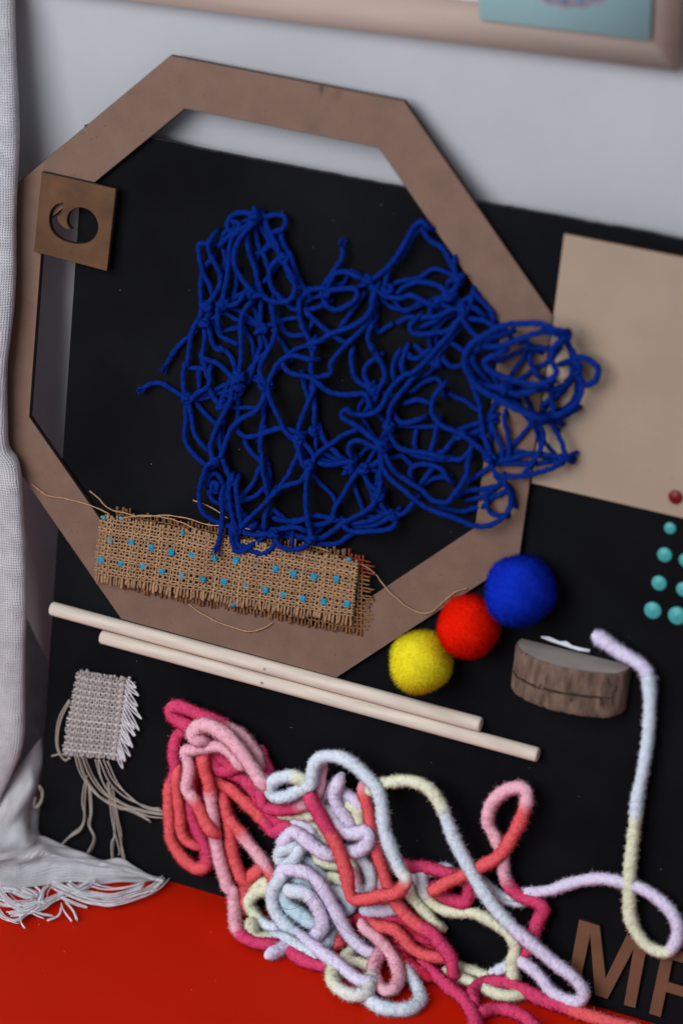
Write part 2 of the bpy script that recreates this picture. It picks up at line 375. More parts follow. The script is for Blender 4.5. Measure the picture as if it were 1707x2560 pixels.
# ------------------------------------------------------------------ dowels
KN = []
def dowel(a, b, label, knots):
    rr = .0045; A = on_board(a, rr + .0002); Bq = on_board(b, rr + .0002); ax = (Bq - A) / np.linalg.norm(Bq - A); n1 = np.cross(ax, BN); n2 = np.cross(ax, n1)
    Ln = np.linalg.norm(Bq - A); ts = [0, .0006] + list(np.linspace(.002, Ln - .002, 40)) + [Ln - .0006, Ln]; rs = [rr - .0007, rr - .0001] + [rr] * 40 + [rr - .0001, rr - .0007]
    V = []; sd = 32
    for t, q in zip(ts, rs):
        for k in range(sd): an = 2 * math.pi * k / sd; V.append((t, q * math.cos(an), q * math.sin(an)))
    V = np.array(V); n = len(ts); Fc = [(i * sd + j, i * sd + (j + 1) % sd, (i + 1) * sd + (j + 1) % sd, (i + 1) * sd + j) for i in range(n - 1) for j in range(sd)] + [tuple(range(sd))[::-1], tuple(range((n - 1) * sd, n * sd))]
    e = thing('dowel', tuple(A), label, 'dowel', 'pale wooden dowels on the board')
    o = build('rod', np.zeros((len(V), 3)) + A, Fc, 'dowel', e, True)
    o.data.vertices.foreach_set('co', V.astype(np.float32).ravel()); o.matrix_local = Matrix([[*np.array([ax, n1, n2]).T[i], 0] for i in range(3)] + [[0, 0, 0, 1]]); o.data.update()
    KN.extend(A + ax * ((np.array(on_board(k, rr * 2)) - A) @ ax) + BN * rr for k in knots)
dowel((129, 1521), (1203, 1812), 'upper pale wooden dowel, just under the octagon ring', [(662, 1670)])
dowel((254, 1592), (1346, 1888), 'lower pale wooden dowel, farther right than the one above it', [(655, 1708)])

stain(M['dowel'], [(k, (300, 420, 420), .95) for k in KN])
# ------------------------------------------------------------------ blue net
NET = [
 ('N1', 8, (1080, 20), (1085, 100)), ('N1', 7, (1080, 90), (930, 85), (840, 130), (810, 210), (830, 260), (870, 250)),
 ('N1', 8, (870, 170), (930, 180), (930, 230), (860, 290), (800, 340), (750, 390)),
 ('N1', 7, (1120, 110), (1200, 120), (1290, 100), (1370, 110), (1390, 180), (1350, 240), (1270, 270)),
 ('N1', 9, (1090, 150), (980, 230), (880, 310), (840, 420), (830, 560), (820, 700), (800, 830), (770, 960)),
 ('N1', 12, (1050, 210), (950, 310), (890, 430), (880, 560), (920, 670), (990, 770), (1060, 850)),
 ('N1', 8, (1010, 260), (1020, 400), (1050, 530), (1090, 640), (1120, 760), (1160, 880)),
 ('N1', 8, (1190, 180), (1240, 290), (1300, 400), (1330, 490)),
 ('N1', 6, (1350, 330), (1390, 430), (1440, 510), (1470, 620), (1520, 750), (1600, 880)),
 ('N1', 4, (1100, 300), (1130, 420), (1180, 500), (1210, 600)), ('N1', 3, (1080, 480), (1180, 450), (1260, 380)),
 ('N1', 8, (1300, 550), (1240, 620), (1230, 720), (1260, 830), (1330, 910), (1360, 940)),
 ('N1', 12, (1390, 600), (1450, 700), (1480, 790), (1470, 880), (1420, 940), (1320, 960), (1220, 940), (1150, 890), (1060, 910)),
 ('N1', 9, (1040, 970), (970, 1060), (950, 1180), (950, 1320), (950, 1568), 'N3', (950, 150), (935, 300)),
 ('N1', 7, (640, 400), (540, 395), (545, 520), (570, 620), (600, 710), (650, 800), (670, 870)),
 ('N1', 9, (660, 330), (630, 400), (650, 500), (700, 590), (750, 700), (740, 800), (690, 890), (640, 970)),
 ('N1', 6, (570, 700), (555, 800), (560, 920), (565, 1040), (540, 1120), (490, 1200), (460, 1300), (440, 1440), (420, 1568), 'N3', (400, 180), (385, 330), (395, 470), (410, 530)),
 ('N1', 5, (650, 550), (590, 620), (565, 720)),
 ('N1', 4, (470, 1280), (340, 1390), (270, 1480), 'N3', (270, 110), (210, 205)),
 ('N1', 9, (980, 870), (930, 950), (850, 990), (770, 970)), ('N1', 8, (740, 980), (720, 1080), (730, 1190)),
 ('N1', 6, (600, 1180), (600, 1330), (580, 1450), (575, 1568), 'N3', (580, 150), (610, 290), (640, 350), (645, 430), (700, 540), (770, 600)),
 ('N1', 5, (650, 1270), (690, 1400), (780, 1430), 'N3', (740, 30), (820, 80), (880, 180), (910, 290)),
 ('N1', 4, (1140, 1000), (1140, 1200)), ('N1', 4, (1140, 1270), (1140, 1400), 'N3', (1130, 50), (1080, 200), (1040, 320)),
 ('N1', 10, (1250, 980), (1270, 1120), (1280, 1260), (1240, 1390), 'N3', (1240, 20), (1160, 160), (1130, 260), (1170, 350)),
 ('N1', 3, (910, 690), (905, 800), (880, 900)), ('N1', 2.5, (890, 1220), (800, 1235)),
 ('N1', 9, (1520, 950), (1530, 1080), 'N2', (190, 1080), (230, 1220), (300, 1340)),
 ('N1', 2.5, (1340, 1150), (1390, 1260), (1480, 1290), (1560, 1280)), ('N1', 2.5, (1300, 1280), (1380, 1400), (1420, 1480)),
 ('N1', 2.5, (700, 1200), (760, 1300), (860, 1350)), ('N1', 3, (1000, 1250), (1060, 1360), (1080, 1500)),
 ('N1', 7, (1380, 960), (1450, 1020), 'N2', (110, 1020), (240, 1040), (380, 1010), (430, 980)),
 ('N2', 6, (610, 425), (610, 520), (560, 600), (490, 700), (420, 800)), ('N2', 6, (450, 830), (360, 830), (270, 850), (220, 900)),
 ('N2', 9, (480, 780), (530, 690), (620, 660), (700, 680), (780, 720)),
 ('N2', 8, (500, 840), (620, 825), (740, 830), (750, 900), (690, 970), (580, 1030), (490, 1020), (440, 970)),
 ('N2', 9, (900, 740), (1030, 640), (1120, 540), (1190, 440), (1260, 310), (1330, 200), (1400, 170), (1450, 220)),
 ('N2', 6, (1030, 780), (1080, 620), (1160, 530), (1240, 420), (1310, 290), (1370, 240)),
 ('N2', 6, (1390, 230), (1470, 350), (1568, 410), 'C5', (600, 310), (640, 400), (655, 470), (640, 540)),
 ('N2', 10, (900, 800), (990, 880), (1090, 910), (1180, 920), (1280, 890), (1390, 940), (1500, 990)),
 ('N2', 7, (1160, 860), (1230, 800), (1340, 760), (1450, 770), 'N7', (180, 190), (280, 220), (340, 260)),
 ('N2', 8, (1470, 1060), (1500, 990), (1568, 930), 'N7', (310, 320)),
 ('N2', 11, (930, 850), (900, 1020), (830, 1120), (700, 1200), (580, 1240), (490, 1270), (400, 1330), (320, 1360)),
 ('N2', 8, (900, 900), (880, 1100), (800, 1230), (690, 1330), (600, 1420), (520, 1520), 'N4', (490, 200), (500, 280), (440, 310), (330, 330)),
 ('N2', 4, (790, 920), (700, 1050), (620, 1160)), ('N2', 3, (950, 1000), (930, 1120), (960, 1250), (1050, 1200)),
 ('N2', 8, (270, 1060), (330, 1120), (410, 1200), (490, 1270), (560, 1310), (620, 1340)),
 ('N2', 8, (320, 1380), (320, 1520), 'N4', (310, 150), (300, 250), (320, 330), (330, 440), (280, 560), (240, 660), (200, 760), (180, 850)),
 ('N3', 9, (1210, 400), (1250, 300), (1310, 190), (1400, 125), (1500, 120), (1620, 150)),
 ('N4', 11, (40, 220), (100, 280), (200, 310), (300, 330), (390, 400), (470, 460), (580, 490), (700, 490), (800, 480), (850, 510), (880, 600)),
 ('N2', 8, (900, 1180), (865, 1280), (870, 1350), (920, 1440), 'N4', (880, 20), (940, 100), (1000, 200), (1030, 300), (990, 400), (950, 480), (930, 560)),
 ('N4', 7, (700, 120), (710, 230), (730, 320), (800, 390), (890, 420)), ('N4', 6, (940, 140), (850, 210), (830, 300), (860, 370), (910, 420)),
 ('N4', 5, (910, 440), (920, 540), (870, 600), (840, 650)),
 ('N7', 12, (430, 500), (370, 590), (290, 680), (190, 790), (90, 880), 'N4', (1240, 290), (1140, 370), (1060, 470), (1010, 570), (950, 650), (850, 690), (750, 690), (690, 670)),
 ('N7', 9, (440, 540), (320, 700), (220, 800), 'N4', (1450, 150), (1380, 250), (1280, 360), (1180, 480), (1100, 590), (1070, 690), (1060, 800)),
 ('N4', 14, (700, 680), (640, 640), (600, 680), (620, 730), (700, 770), (800, 840), (900, 920), (1000, 990)),
 ('N4', 13, (980, 1030), (880, 990), (790, 950), (710, 960), (670, 1020), (690, 1090)),
 ('N4', 8, (400, 1170), (500, 1180), (620, 1160), (740, 1130), (700, 1060)), ('N4', 7, (340, 1100), (420, 1030), (530, 960), (620, 890), (740, 840)),
 ('N4', 9, (210, 930), (280, 1020), (330, 1100), (310, 1190)),
 ('N3', 11, (1210, 440), (1260, 600), (1320, 720), (1360, 820), (1420, 900), (1500, 970), 'N4', (190, 1080), (230, 1200)),
 ('N3', 9, (940, 880), (1020, 910), (1150, 880), (1280, 830), (1400, 830), (1500, 870)),
 ('N4', 5, (310, 450), (340, 620), (340, 780)), ('N4', 4, (220, 330), (250, 450), (290, 560)), ('N4', 5, (400, 860), (450, 960), (540, 1050), (600, 1110)),
 ('N4', 8, (1060, 790), (1070, 850), (1090, 930), (1150, 1010), (1250, 1050), (1380, 1060), (1500, 1080), 'N6', (850, 420)),
 ('N4', 7, (1130, 720), (1180, 770), (1260, 770), (1350, 740)), ('N4', 6, (1140, 120), (1110, 200), (1110, 290), (1130, 360)), ('N4', 5, (1190, 200), (1210, 280)),
 ('N4', 4, (1280, 110), (1350, 150), (1440, 100)),
 ('N7', 12, (300, 1000), (250, 1070), (240, 1150), 'N6', (760, 70), (840, 150), (960, 200), (1060, 270), (1150, 340), (1230, 430), (1270, 530), (1330, 580), (1430, 580), (1568, 570), 'C5', (1200, 1500), (1270, 1450)),
 ('N6', 7, (790, 150), (770, 260), (740, 370)), ('N6', 3, (610, 220), (600, 300), (620, 360)),
 ('N6', 12, (325, 340), (310, 400), (310, 520), (310, 640), (300, 740)),
 ('N6', 13, (340, 360), (400, 500), (470, 570), (570, 640), (660, 700), (760, 790), (880, 800), (930, 740), (1000, 650), (1050, 560), (1050, 480)),
 ('N6', 14, (320, 440), (340, 520), (400, 610), (500, 690), (600, 780), (700, 850), (820, 900), (940, 940), (1060, 990), (1180, 1010), (1290, 980), (1380, 900), (1420, 800), (1400, 700), (1370, 640)),
 ('N6', 9, (290, 760), (220, 850), (130, 910), (30, 960), 'N5', (1490, 800), (1400, 870), (1280, 950), (1160, 970)),
 ('N6', 8, (310, 800), (350, 870), (420, 920), (480, 910), (540, 870), (580, 810)), ('N6', 9, (440, 930), (430, 1000), (350, 1040), (200, 1050), (60, 1050), (0, 1000)),
 ('N6', 5, (100, 980), (230, 960), (330, 910)), ('N6', 4, (130, 1010), (260, 1000), (380, 940)),
 ('N6', 7, (570, 600), (560, 550), (590, 500), (660, 480), (760, 490), (850, 540), (890, 610)), ('N6', 5, (740, 530), (690, 600), (660, 640)),
 ('N6', 6, (600, 400), (750, 430), (900, 440), (1000, 440), (1070, 370), (1090, 320)), ('N6', 4, (430, 420), (500, 410), (560, 470)),
 ('N6', 5, (760, 390), (850, 370), (900, 310)), ('N6', 3, (700, 640), (770, 600), (860, 590)),
 ('N6', 7, (1000, 180), (1100, 140), (1180, 120), (1260, 80)), ('N6', 6, (1050, 230), (1170, 190), (1260, 140)),
 ('N7', 11, (540, 960), (570, 1050), (600, 1130), (615, 1240), 'N6', (1200, 250), (1230, 340), (1250, 420)),
 ('N6', 5, (1090, 610), (1160, 560), (1220, 520)), ('N6', 6, (1000, 730), (1060, 700), (1180, 690), (1290, 670)), ('N6', 9, (1210, 790), (1220, 850), (1260, 900), (1320, 920)), ('N6', 6, (1200, 820), (1260, 760), (1340, 730)),
 ('N6', 9, (1260, 150), (1290, 220), (1340, 330), (1350, 420)), ('N6', 9, (1370, 100), (1390, 200), (1405, 320), (1410, 430)),
 ('N6', 10, (1300, 450), (1420, 430), (1568, 390), 'C5', (1190, 1430), (1260, 1450)), ('N6', 8, (1290, 470), (1450, 470), (1568, 470), 'C5', (1150, 1470)),
 ('N6', 4, (1100, 860), (1000, 880), (860, 850)), ('N6', 3, (1080, 780), (1160, 760), (1250, 700)), ('N6', 4, (1330, 620), (1420, 690), (1440, 780)),
 ('N7', 28, (1190, 560), (1060, 510), (900, 510), (760, 530), (650, 590), (550, 650), (490, 740), (490, 830), (540, 930), (620, 1010), (720, 1070), (830, 1130), (950, 1180), (1040, 1220)),
 ('N7', 25, (740, 740), (640, 790), (670, 860), (780, 910), (920, 950), (1040, 970), (1130, 940), (1180, 870), (1140, 790), (1150, 700), (1210, 640)),
 ('N7', 22, (640, 680), (750, 680), (860, 640), (970, 600), (1100, 570), (1200, 590)),
 ('N7', 16, (1260, 650), (1310, 740), (1340, 850), (1370, 960), (1360, 1040), (1310, 1130), (1210, 1190), (1080, 1240)),
 ('N7', 14, (1230, 810), (1320, 770), (1400, 770), (1470, 810), (1500, 860), (1470, 940), (1400, 970), (1330, 900)),
 ('N7', 14, (600, 700), (700, 620), (790, 590)), ('N7', 20, (640, 980), (780, 1000), (860, 1040), (980, 1020), (1060, 980)),
 ('N7', 12, (1140, 1000), (1150, 1140), (1180, 1230)), ('N7', 10, (1270, 940), (1190, 1040), (1090, 1110)), ('N7', 12, (1290, 820), (1300, 900), (1240, 980), (1160, 1000)),
 ('N7', 9, (930, 770), (860, 860), (820, 940)), ('N7', 10, (980, 780), (1000, 840), (1040, 900)), ('N7', 11, (1120, 700), (980, 690), (860, 740), (760, 780)), ('N7', 10, (700, 900), (760, 980), (860, 960)),
 ('N7', 12, (560, 820), (620, 900), (700, 990), (830, 1080)), ('N7', 10, (860, 640), (960, 650), (1010, 700)), ('N7', 16, (520, 880), (600, 960), (700, 1040), (860, 1110), (990, 1190)),
 ('N7', 9, (0, 490), (60, 460), (170, 460), (290, 450), (370, 410), (470, 390), (560, 390), (620, 440)),
 ('N7', 12, (110, 480), (75, 520), (90, 570), (150, 590), (270, 580), (370, 560), (420, 500), (470, 450)), ('N7', 7, (170, 530), (260, 490), (330, 440)),
 ('N7', 12, (470, 470), (540, 570), (600, 620)), ('N7', 11, (530, 470), (640, 490), (740, 550)), ('N7', 8, (570, 290), (640, 360), (690, 420), (705, 480)),
 ('N7', 8, (540, 290), (530, 380)), ('N7', 7, (450, 380), (490, 330), (560, 300)), ('N7', 8, (410, 60), (420, 130), (430, 220), (360, 290)), ('N7', 7, (330, 300), (330, 360), (400, 400)),
 ('N7', 8, (360, 630), (440, 690), (490, 720)), ('N7', 9, (340, 790), (390, 830), (470, 820)), ('N7', 3, (110, 1000), (200, 940), (290, 930), (320, 1010)), ('N7', 4, (70, 760), (130, 770), (200, 720)), ('N7', 5, (40, 720), (20, 800), (30, 880)),
 ('N7', 3, (420, 1060), (490, 1090), (560, 1140)), ('N7', 4, (60, 1100), (130, 1080), (200, 1100)), ('N7', 4, (150, 700), (240, 760), (330, 800)),
 ('C5', 12, (1115, 1240), (1140, 1330), (1110, 1420), (1030, 1530)), ('C5', 13, (1190, 1260), (1240, 1350), (1270, 1440)),
 ('C5', 10, (1080, 1240), (1180, 1240), (1290, 1190)), ('C5', 9, (1180, 1110), (1195, 1200), (1200, 1270)),
 ('N3', 5, (0, 430), (60, 390), (150, 380), (220, 410), (300, 460), (380, 510)), ('N3', 8, (450, 560), (530, 480), (620, 430), (650, 350), (640, 270)),
 ('N3', 6, (410, 600), (410, 760), (400, 900), (430, 1000), (510, 1100), (620, 1190)), ('N3', 7, (440, 580), (470, 760), (490, 880), (560, 980), (650, 1060)),
 ('N3', 10, (880, 380), (850, 540), (790, 660), (730, 780), (680, 900), (650, 1010), (670, 1110)), ('N3', 6, (740, 820), (740, 960), (760, 1060)),
 ('N3', 10, (1190, 500), (1110, 640), (980, 720), (880, 800), (830, 900), (790, 1010), (760, 1100)), ('N3', 7, (580, 140), (720, 190), (800, 260), (880, 340)),
 ('N3', 4, (470, 230), (560, 240)), ('N3', 4, (535, 300), (545, 430)), ('N3', 3, (830, 370), (780, 480), (760, 540)), ('N3', 3, (900, 450), (930, 600), (920, 760)), ('N3', 2.5, (500, 560), (600, 680), (700, 780)), ('N3', 3, (1180, 620), (1170, 760), (1130, 900)),
 ('N3', 11, (680, 1150), (620, 1190), (580, 1280), (545, 1400), 'N5', (70, 480), (70, 600), (100, 700), (180, 770), (290, 820), (400, 850), (480, 860)),
 ('N3', 9, (760, 1110), (800, 1220), (850, 1320)), ('N5', 11, (370, 420), (370, 600), (390, 740), (430, 850)), ('N5', 11, (430, 440), (450, 620), (470, 760), (490, 840)),
 ('N5', 13, (290, 540), (300, 720), (290, 850), (270, 960), (245, 1045)), ('N5', 5, (150, 420), (180, 340), (240, 330), (290, 400), (260, 500), (170, 500), (210, 590), (280, 620)), ('N5', 4, (200, 430), (250, 450), (310, 440)),
 ('N5', 12, (480, 850), (600, 730), (700, 640), (800, 530), (880, 460), (960, 430), (1060, 400), (1120, 320)), ('N5', 10, (850, 490), (900, 400), (950, 330), (1000, 220), (1040, 120), 'N3', (1490, 960)),
 ('N3', 9, (1150, 900), (1140, 1070), 'N5', (680, 120), (690, 280), (720, 420), (745, 540)), ('N5', 7, (540, 60), (620, 160), (680, 210)),
 ('N5', 4, (650, 300), (600, 420), (510, 530)), ('N5', 4, (700, 480), (620, 550), (510, 590)), ('N5', 3, (740, 240), (765, 330), (760, 430)),
 ('N5', 8, (780, 540), (740, 660), (710, 760), (710, 870)), ('N5', 13, (1130, 320), (1120, 480), (1120, 640), (1130, 770), (1150, 880), (1160, 970), (1110, 1040), (1000, 1080), (880, 1060), (820, 980)),
 ('N5', 11, (480, 890), (580, 930), (680, 930), (780, 910)), ('N5', 9, (800, 880), (900, 860), (1020, 850), (1120, 890)),
 ('N5', 12, (380, 870), (390, 980), (430, 1090), (500, 1090), (570, 1040)), ('N5', 11, (450, 900), (440, 1000), (490, 1060)), ('N5', 11, (520, 1050), (620, 1100), (700, 1110), (780, 1060), (820, 980)), ('N5', 9, (550, 1040), (640, 1000), (710, 940)),
 ('N5', 7, (1140, 750), (1220, 740), (1320, 760), (1400, 790)), ('N5', 5, (850, 780), (960, 790), (1110, 770)), ('N5', 5, (1000, 820), (1080, 780)),
 ('N4', 8, (740, 1270), (660, 1400), 'N5', (1470, 560), (1400, 670), (1380, 770), (1300, 820), (1180, 830)), ('N5', 5, (1200, 1010), (1400, 1020), (1520, 950)), ('N5', 4, (760, 720), (800, 680), (850, 730)),
 ('N5', 4, (530, 760), (580, 830), (660, 850)), ('N5', 5, (980, 1000), (985, 900), (960, 860)), ('N4', 5, (830, 1290), (880, 1380), (940, 1430)), ('N4', 5, (660, 1240), (700, 1200), (780, 1230), (880, 1200)),
]
KNOT = [('N1', 10, (1080, 115)), ('N1', 8, (1360, 530)), ('N1', 10, (1060, 870)), ('N1', 10, (770, 970)), ('N1', 8, (620, 1010)), ('N1', 8, (600, 1170)), ('N1', 5, (1140, 1210)),
 ('N3', 7, (420, 540)), ('N3', 10, (930, 330)), ('N3', 10, (1190, 400)), ('N3', 10, (700, 1150)), ('N3', 9, (860, 1330)), ('N3', 7, (770, 610)), ('N3', 8, (930, 430)),
 ('N2', 10, (860, 750)), ('N2', 8, (460, 870)), ('N2', 10, (320, 1370)), ('N2', 8, (1050, 820)), ('N4', 7, (910, 430)), ('N4', 10, (190, 930)), ('N4', 10, (290, 1200)), ('N4', 5, (340, 840)), ('N4', 14, (1010, 1010)), ('N4', 9, (1070, 800)), ('N4', 6, (690, 1220)), ('N4', 6, (830, 1220)),
 ('N5', 13, (430, 870)), ('N5', 12, (800, 920)), ('N5', 12, (1160, 970)), ('N5', 6, (240, 460)), ('N5', 8, (580, 820)), ('N6', 11, (300, 745)), ('N6', 10, (1000, 220)), ('N6', 12, (1250, 430)), ('N6', 8, (440, 920)),
 ('N7', 22, (1240, 610)), ('N7', 20, (790, 1000)), ('N7', 9, (440, 170)), ('N7', 8, (370, 290)), ('N7', 12, (480, 400)), ('N7', 16, (1330, 850)), ('N7', 8, (280, 800)), ('C5', 13, (1230, 1460)), ('C5', 14, (1090, 1230))]
net = thing('blue_net', tuple(on_board((760, 1360), .002)), 'tangled knotted royal blue cord net hanging across the octagon ring', 'net')
def lift(p, h):                                  # stay clear of the ring and the pale panel where the cord crosses them
    q = w2b(on_board(p, h))
    d = max(q[0] * math.cos(OR + k * math.pi / 4) + q[1] * math.sin(OR + k * math.pi / 4) for k in range(8))
    if .148 < d < .182: h = max(h, .0045 + .0022)
    return on_board(p, h)
FREE_A = [((1080, 20), (1085, 100)), ((610, 425), (610, 520)), ((0, 430), (60, 390))]; FREE_B = [((470, 1280), (340, 1390)), ((290, 540), (300, 720))]
def duck(e, b, h):                               # a cord end dives behind its neighbours
    d = e - b; d /= np.linalg.norm(d) + 1e-9; q = e + d * .0045 - BN * min(.006, max(0, h * .001 - .0022)); return q
LOWN = [((1, 3), c) for c in range(0)]
for i, s in enumerate(NET):
    pp_ = path_px([s[0], *s[2:]]); P = [lift(p, s[1] * .001 + rng.normal(0, .0005)) for p in pp_]
    if s[2:4] not in FREE_A: P = [duck(P[0], P[1], s[1])] + P
    if s[2:4] not in FREE_B: P = P + [duck(P[-1], P[-2], s[1])]
    big = s[1] >= 14 and s[0] == 'N7'
    pth = spline(P, .0016); rr = .0019 if big else .0016
    wob = np.stack([wobble(len(pth), 9, 9) for _ in range(3)], 1)
    pth = pth + wob * .0004
    V, Fc = tube(pth, rr * (1 + .08 * wobble(len(pth), 5, 5)), 12, 3, .13, 2 * math.pi / .006)
    acc = Acc(); acc.add(V, Fc)
    if i == 18 or s[2:4] == ((0, 430), (60, 390)) or s[2:4] == ((290, 540), (300, 720)) or s[2:4] == ((610, 425), (610, 520)):
        e, d = (P[-1], P[-1] - P[-2]) if s[0] in ('N1', 'N5') else (P[0], P[0] - P[1])
        d = d / np.linalg.norm(d)
        for k in range(26):
            q = rng.normal(0, 1, 3); acc.add(*tube(spline([e - d * .001 + q * .0005, e + d * .002 + q * .0009, e + d * .0042 + q * .0014], .002), .00022, 4))
    nf = int(len(pth) * 9); ii = rng.integers(0, len(pth) - 1, nf); T_, A_, B_ = frames(pth); an = rng.uniform(0, 6.283, nf)[:, None]
    nr_ = np.cos(an) * A_[ii] + np.sin(an) * B_[ii]; Vf, Ff, _c = fibres(pth[ii] + nr_ * rr * .9, nr_, np.full(nf, .00095), .00007, 1.3, np.zeros((nf, 3))); acc.add(Vf, Ff)
    acc.out('cord', 'rope', net)
kp = [px(c, p) for c, h, p in KNOT]
for i_ in range(len(kp)):                        # slack cords deep in the tangle, knot to knot
    order = sorted(range(len(kp)), key=lambda j_: math.dist(kp[i_], kp[j_]))[1:4]
    for j_ in order:
        if j_ < i_ and i_ in sorted(range(len(kp)), key=lambda q: math.dist(kp[j_], kp[q]))[1:4]: continue
        a_, b_ = np.array(kp[i_]), np.array(kp[j_]); d_ = b_ - a_; n_ = np.array([-d_[1], d_[0]]) * rng.uniform(-.35, .35)
        pts_ = [a_, a_ + d_ * .3 + n_, a_ + d_ * .55 + n_ * rng.uniform(.2, 1.2), a_ + d_ * .8 + n_ * .4, b_]
        pth = spline([lift(q, .0022 + .002 * rng.random()) for q in pts_], .0016)
        V, Fc = tube(pth, .0014, 12, 3, .13, 2 * math.pi / .006); build('cord', V, Fc, 'rope', net, True)
for c, h, p in KNOT:
    ctr = lift(px(c, p), h * .001); acc = Acc(); kr = .0016 if c != 'N7' else .0018
    for k in range(3):
        ax = rng.normal(0, 1, 3); ax /= np.linalg.norm(ax); e1 = np.cross(ax, [.3, .5, .8]); e1 /= np.linalg.norm(e1); e2 = np.cross(ax, e1)
        th = np.linspace(0, 2 * np.pi * .92, 20); cc = ctr + rng.normal(0, .0006, 3)
        acc.add(*tube(cc + .0023 * (np.cos(th)[:, None] * e1 + np.sin(th)[:, None] * e2) + ax * (th[:, None] - 3) * .0002, kr, 9, 3, .13, 1000))
    acc.out('knot', 'rope', net)

# ------------------------------------------------------------------ woven pieces
def weave(quad, nu, nv, rr, h, col, jit=.11, mi=0, sag=None, up=(1.5, 2.5), over=(4, 6), rim=(0, 0), colf=None):
    """real over and under threads over a px quad (tl,tr,br,bl); returns an Acc. up/over: loose thread ends (in cells) above and below; rim: left and right"""
    acc = Acc(); tl_, tr_, br_, bl_ = [np.array(on_board(q, h), float) for q in quad]
    def pt(a, b):
        p = (tl_ * (1 - a) + tr_ * a) * (1 - b) + (bl_ * (1 - a) + br_ * a) * b
        if sag is not None: p = p + BN * sag(a, b)
        return p
    for i in range(nu):                                   # upright threads
        a = (i + .5 + rng.normal(0, jit)) / nu; b0 = -up[0] / nv * rng.uniform(.3, 1.3); b1 = 1 + over[0] / nv * rng.uniform(.6, 1.2)
        da = rng.normal(0, .18) / nu; bs = np.linspace(b0, b1, int((b1 - b0) * nv * 2) + 3)
        P = np.array([pt(a + (da * (b - 1) * 6 if b > 1 else (da * b * 5 if b < 0 else 0)) + rng.normal(0, .02) / nu, b) + BN * (rr * .75 * math.cos(math.pi * (b * nv + i)) if -.02 < b < 1.02 else rng.normal(0, .3) * rr) for b in bs])
        r_ = rr * rng.uniform(.65, 1.25) * np.where((bs < 0) | (bs > 1), 1.4, 1.0); r_[-1] *= .6
        c = np.array(col) * rng.uniform(.8, 1.2)
        V, Fc = tube(P, r_, 5); cc = np.repeat(np.array([colf(a, b, c) if colf else c for b in bs]), 5, 0); acc.add(V, Fc, cc)
    for j in range(nv):                                   # crosswise threads
        b = (j + .5 + rng.normal(0, jit)) / nv; a0 = -rim[0] / nu * rng.uniform(.2, 1); a1 = 1 + rim[1] / nu * rng.uniform(.4, 1.1)
        as_ = np.linspace(a0, a1, int((a1 - a0) * nu * 2) + 3)
        P = np.array([pt(a, b + rng.normal(0, .04) / nv) - BN * rr * .75 * math.cos(math.pi * (a * nu - .5 + j + .5)) for a in as_])
        c = np.array(col) * rng.uniform(.85, 1.25)
        V, Fc = tube(P, rr * rng.uniform(.7, 1.0), 5); cc = np.repeat(np.array([colf(a, b, c) if colf else c for a in as_]), 5, 0); acc.add(V, Fc, cc)
    return acc
def strand(name, spec, h, r_, mat, parent, sides=5, hj=.0003, col=None):
    P = [on_board(p, max(h + rng.normal(0, hj), .0006)) for p in path_px(spec)]
    acc = Acc(); acc.add(*tube(spline(P, .0012), r_, sides), col=col); return acc.out(name, mat, parent)

JUTE = (.42, .255, .145); RUST = (.25, .125, .057)
sagf = lambda a, b: .0008 * math.sin(a * 17) * math.sin(b * 3 + a * 5) + .0006 * math.sin(a * 31 + b * 4)
bb = thing('burlap_strip', tuple(on_board((560, 1560), .005)), 'rust-edged burlap strip mostly hidden under the dotted one', 'burlap')
weave([(290, 1280), (912, 1396), (906, 1578), (300, 1460)], 72, 19, .0007, .0058, RUST, sag=sagf, up=(1.4, 2), over=(1.6, 4), rim=(0, 3),
      colf=lambda a, b, c: np.array((.26, .055, .03)) if (a > .93 and b < .2) else c).out('weave', 'thread', bb)
bf = thing('burlap_strip', tuple(on_board((560, 1500), .007)), 'tan burlap strip with two rows of turquoise dots on the octagon ring', 'burlap')
weave([(253, 1290), (895, 1407), (879, 1545), (236, 1437)], 82, 19, .00072, .0095, JUTE, sag=sagf, up=(.9, 2), over=(2.7, 4), rim=(.3, .5)).out('weave', 'thread', bf)
DOTS = [px('P4', q) for q in [(292, 588), (502, 612), (698, 662), (893, 708), (1100, 738), (1315, 765), (1528, 790), (200, 788), (400, 822), (613, 850), (803, 900), (995, 942), (1203, 975), (1410, 1002)]] + \
       [px('P5', q) for q in [(502, 480), (678, 525), (880, 562), (1100, 582), (212, 642), (405, 688), (575, 732), (770, 775), (975, 800), (1203, 825)]]
TURQ = (.04, .32, .50)
def dot(p, n=3, s=1.0):
    acc = Acc(); e = np.array([.985, 0, 0]) + B2W[:, 1] * -.03; e /= np.linalg.norm(e); f_ = np.cross(BN, e)
    c = on_board(p, .0103); s = s * rng.uniform(.82, 1.04)
    for k in range(n):
        o_ = (k - (n - 1) / 2) * .0014 * s
        acc.add(*tube(spline([c + f_ * o_ - e * .0021 * s - BN * .0006, c + f_ * o_ - e * .0007, c + f_ * o_ + e * .0006 + BN * .0001, c + f_ * o_ + e * .0021 * s - BN * .0006], .0006), .00068, 6), col=np.array(TURQ) * rng.uniform(.8, 1.2))
        acc.add(*tube(spline([c + e * o_ - f_ * .0021 * s - BN * .0006, c + e * o_ + BN * .0002, c + e * o_ + f_ * .0021 * s - BN * .0006], .0006), .0005, 6), col=np.array(TURQ) * rng.uniform(.7, 1.1))
    acc.out('dot', 'thread', bf)
for p in DOTS: dot(p)
for c, q in [('P5', (312, 442)), ('P4', (232, 370)), ('P4', (402, 378)), ('P4', (1005, 520)), ('P4', (1500, 1225)), ('P5', (1222, 388))]: dot(px(c, q), 2, .6)
